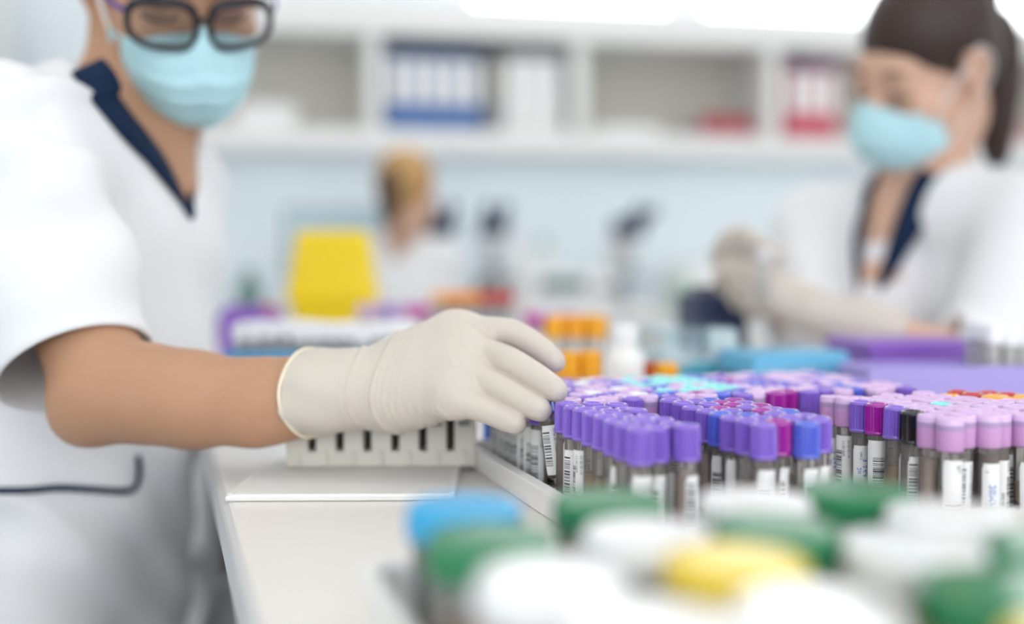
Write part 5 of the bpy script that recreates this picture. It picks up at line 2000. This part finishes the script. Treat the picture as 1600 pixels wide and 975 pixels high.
def tip_box(name, label, c, yaw, size, hb_, hl, bm_, lm_, rack_m):
    t = tag(empty(name, (c[0], c[1], .9004), yaw), label, 'box')
    w, d = size
    tray_mesh(w, d, hb_, .006, th=.002, lip=.001, floor=.003, z0=0).obj('base', bm_, t)
    ins = MB().box((w - .012, d - .012, .004), (0, 0, hb_ - .004), .001)
    for i in range(8):
        for j in range(5):
            ins.lathe([(.0028, hb_ - .002), (.0034, hb_ + .0035), (.0026, hb_ + .0035)], 10, Matrix.Translation((-w / 2 + .012 + (w - .024) * i / 7, -d / 2 + .012 + (d - .024) * j / 4, 0)))
    ins.obj('insert', rack_m, t)
    ld = MB()
    prof = [(0, hb_ + .001), (0, hb_ + .002), (-.001, hb_ + hl - .004), (-.004, hb_ + hl)]
    rows = [[(x, y, z) for (x, y) in rrect(w + 2 * o, d + 2 * o, .006)] for (o, z) in prof]
    ld.grid(rows, closed_u=True)
    n = len(rows[0])
    k = len(ld.v) - n
    ld.f.append([k + i for i in range(n)]); ld.mi.append(0); ld.sm.append(False)
    ld.obj('lid', lm_, t)
    MB().box((.03, .004, .008), (0, -d / 2 - .002, hb_ + .001), .0015).obj('latch', bm_, t)
    return t


q = P(1072, 550, 1.12)
tip_box('tip_box', 'clear box with teal base right of the white bottle', (q.x, q.y), math.radians(10), (.085, .10), .052, .040, M['teal'], M['clear_box'], M['white_plastic'])
q = P(1208, 555, 1.06)
tip_box('tip_box', 'clear box with blue lid left of the purple boxes', (q.x + .004, q.y - .02), math.radians(14), (.108, .085), .050, .022, M['clear_box'], M['pale_blue'], M['white_plastic'])

# purple racks at the right
q = P(1455, 580, .93)
t = rack('tube_rack', 'long lavender rack at the right behind the lilac-capped tubes', (q.x + .022, q.y + .03), math.radians(8), 10, 3, .0165, .064, M['rack_lavender'],
         lambda i, j, r: ('white' if i > 6 else None), lambda k, i, j: 'white-capped tube in the long lavender rack, %s, %s from its right end' % (ROWN[j], POSN[9 - i]), 'white-capped tubes in the lavender rack', lift=.012, seed=9, jit=.006)
q = P(1412, 560, 1.10)
t = tag(empty('storage_box', (q.x, q.y, .9004), math.radians(8)), 'deep purple box behind the long lavender rack', 'box')
MB().box((.128, .10, .066), (0, 0, .033), .003, 3).obj('body', M['rack_purple'], t)
MB().box((.132, .104, .014), (0, 0, .073), .003, 3).obj('lid', M['rack_purple'], t)

# yellow sharps bin
q = P(522, 420, 1.93)
t = tag(empty('sharps_bin', (q.x, q.y, .9004), math.radians(4)), 'bright yellow sharps bin standing at the far end of the bench', 'bin')
mb = MB()
lv = [(.060, .0, .0), (.064, .0, .006), (.079, .0, .11), (.080, .0, .113)]
rows = [[(x, y, z) for (x, y) in rrect(2 * o, 2 * o * .72, .02)] for (o, _, z) in lv]
mb.grid(rows, closed_u=True, smooth=False)
n = len(rows[0])
mb.f.append(list(range(n))[::-1]); mb.mi.append(0); mb.sm.append(False)
mb.obj('body', M['yellow'], t)
mb = MB()
lv = [(.084, .10), (.085, .112), (.081, .12), (.067, .222), (.062, .230), (.02, .232)]
rows = [[(x, y, z) for (x, y) in rrect(2 * o, 2 * o * .74, min(.02, o * .7))] for (o, z) in lv]
mb.grid(rows, closed_u=True, smooth=False)
n = len(rows[0]); k = len(mb.v) - n
mb.f.append([k + i for i in range(n)]); mb.mi.append(0); mb.sm.append(False)
mb.obj('lid', M['yellow'], t)

# dark label printer by the far hands
q = P(1112, 490, 1.48)
t = tag(empty('label_printer', (q.x, q.y, .9004), math.radians(12)), 'dark blue-grey label printer on the bench below the raised gloves', 'printer')
MB().box((.075, .10, .125), (0, 0, .0625), .012, 4).obj('housing', M['navy_plastic'], t)
MB().box((.055, .004, .012), (0, -.051, .03), .002).obj('paper_slot', M['dark_plastic'], t)
MB().box((.05, .05, .01), (0, .0, .128), .003).obj('top_cover', M['dark_plastic'], t)

# the vial in her hands
hv = P(1192, 438, 1.23)
t = tag(empty('vial', hv), 'small clear vial held up between the far worker\'s gloves', 'vial')
MB().lathe([(0, 0), (.006, 0), (.007, .001), (.007, .045)], 20, Matrix.Translation((0, 0, -.02))).obj('glass_body', M['tube_milky'], t)
MB().lathe([(.007, .045), (.0085, .045), (.0085, .056), (.008, .057), (0, .057)], 20, Matrix.Translation((0, 0, -.02))).obj('cap', M['lid_white'], t)

# rolling bin under the bench edge
q = bp(.125, .72) + Vector((.01, 0, 0))
t = tag(empty('waste_bin', (q.x - .01, q.y + .0, 0)), 'round grey waste bin in the shade under the bench edge', 'bin')
MB().lathe([(0, .0), (.10, .0), (.105, .01), (.125, .62), (.128, .63)], 36).obj('body', M['grey_panel'], t)
MB().lathe([(.13, .625), (.132, .645), (.11, .70), (.06, .735), (0, .745)], 36).obj('lid', M['grey_panel'], t)
bpy.context.view_layer.update()
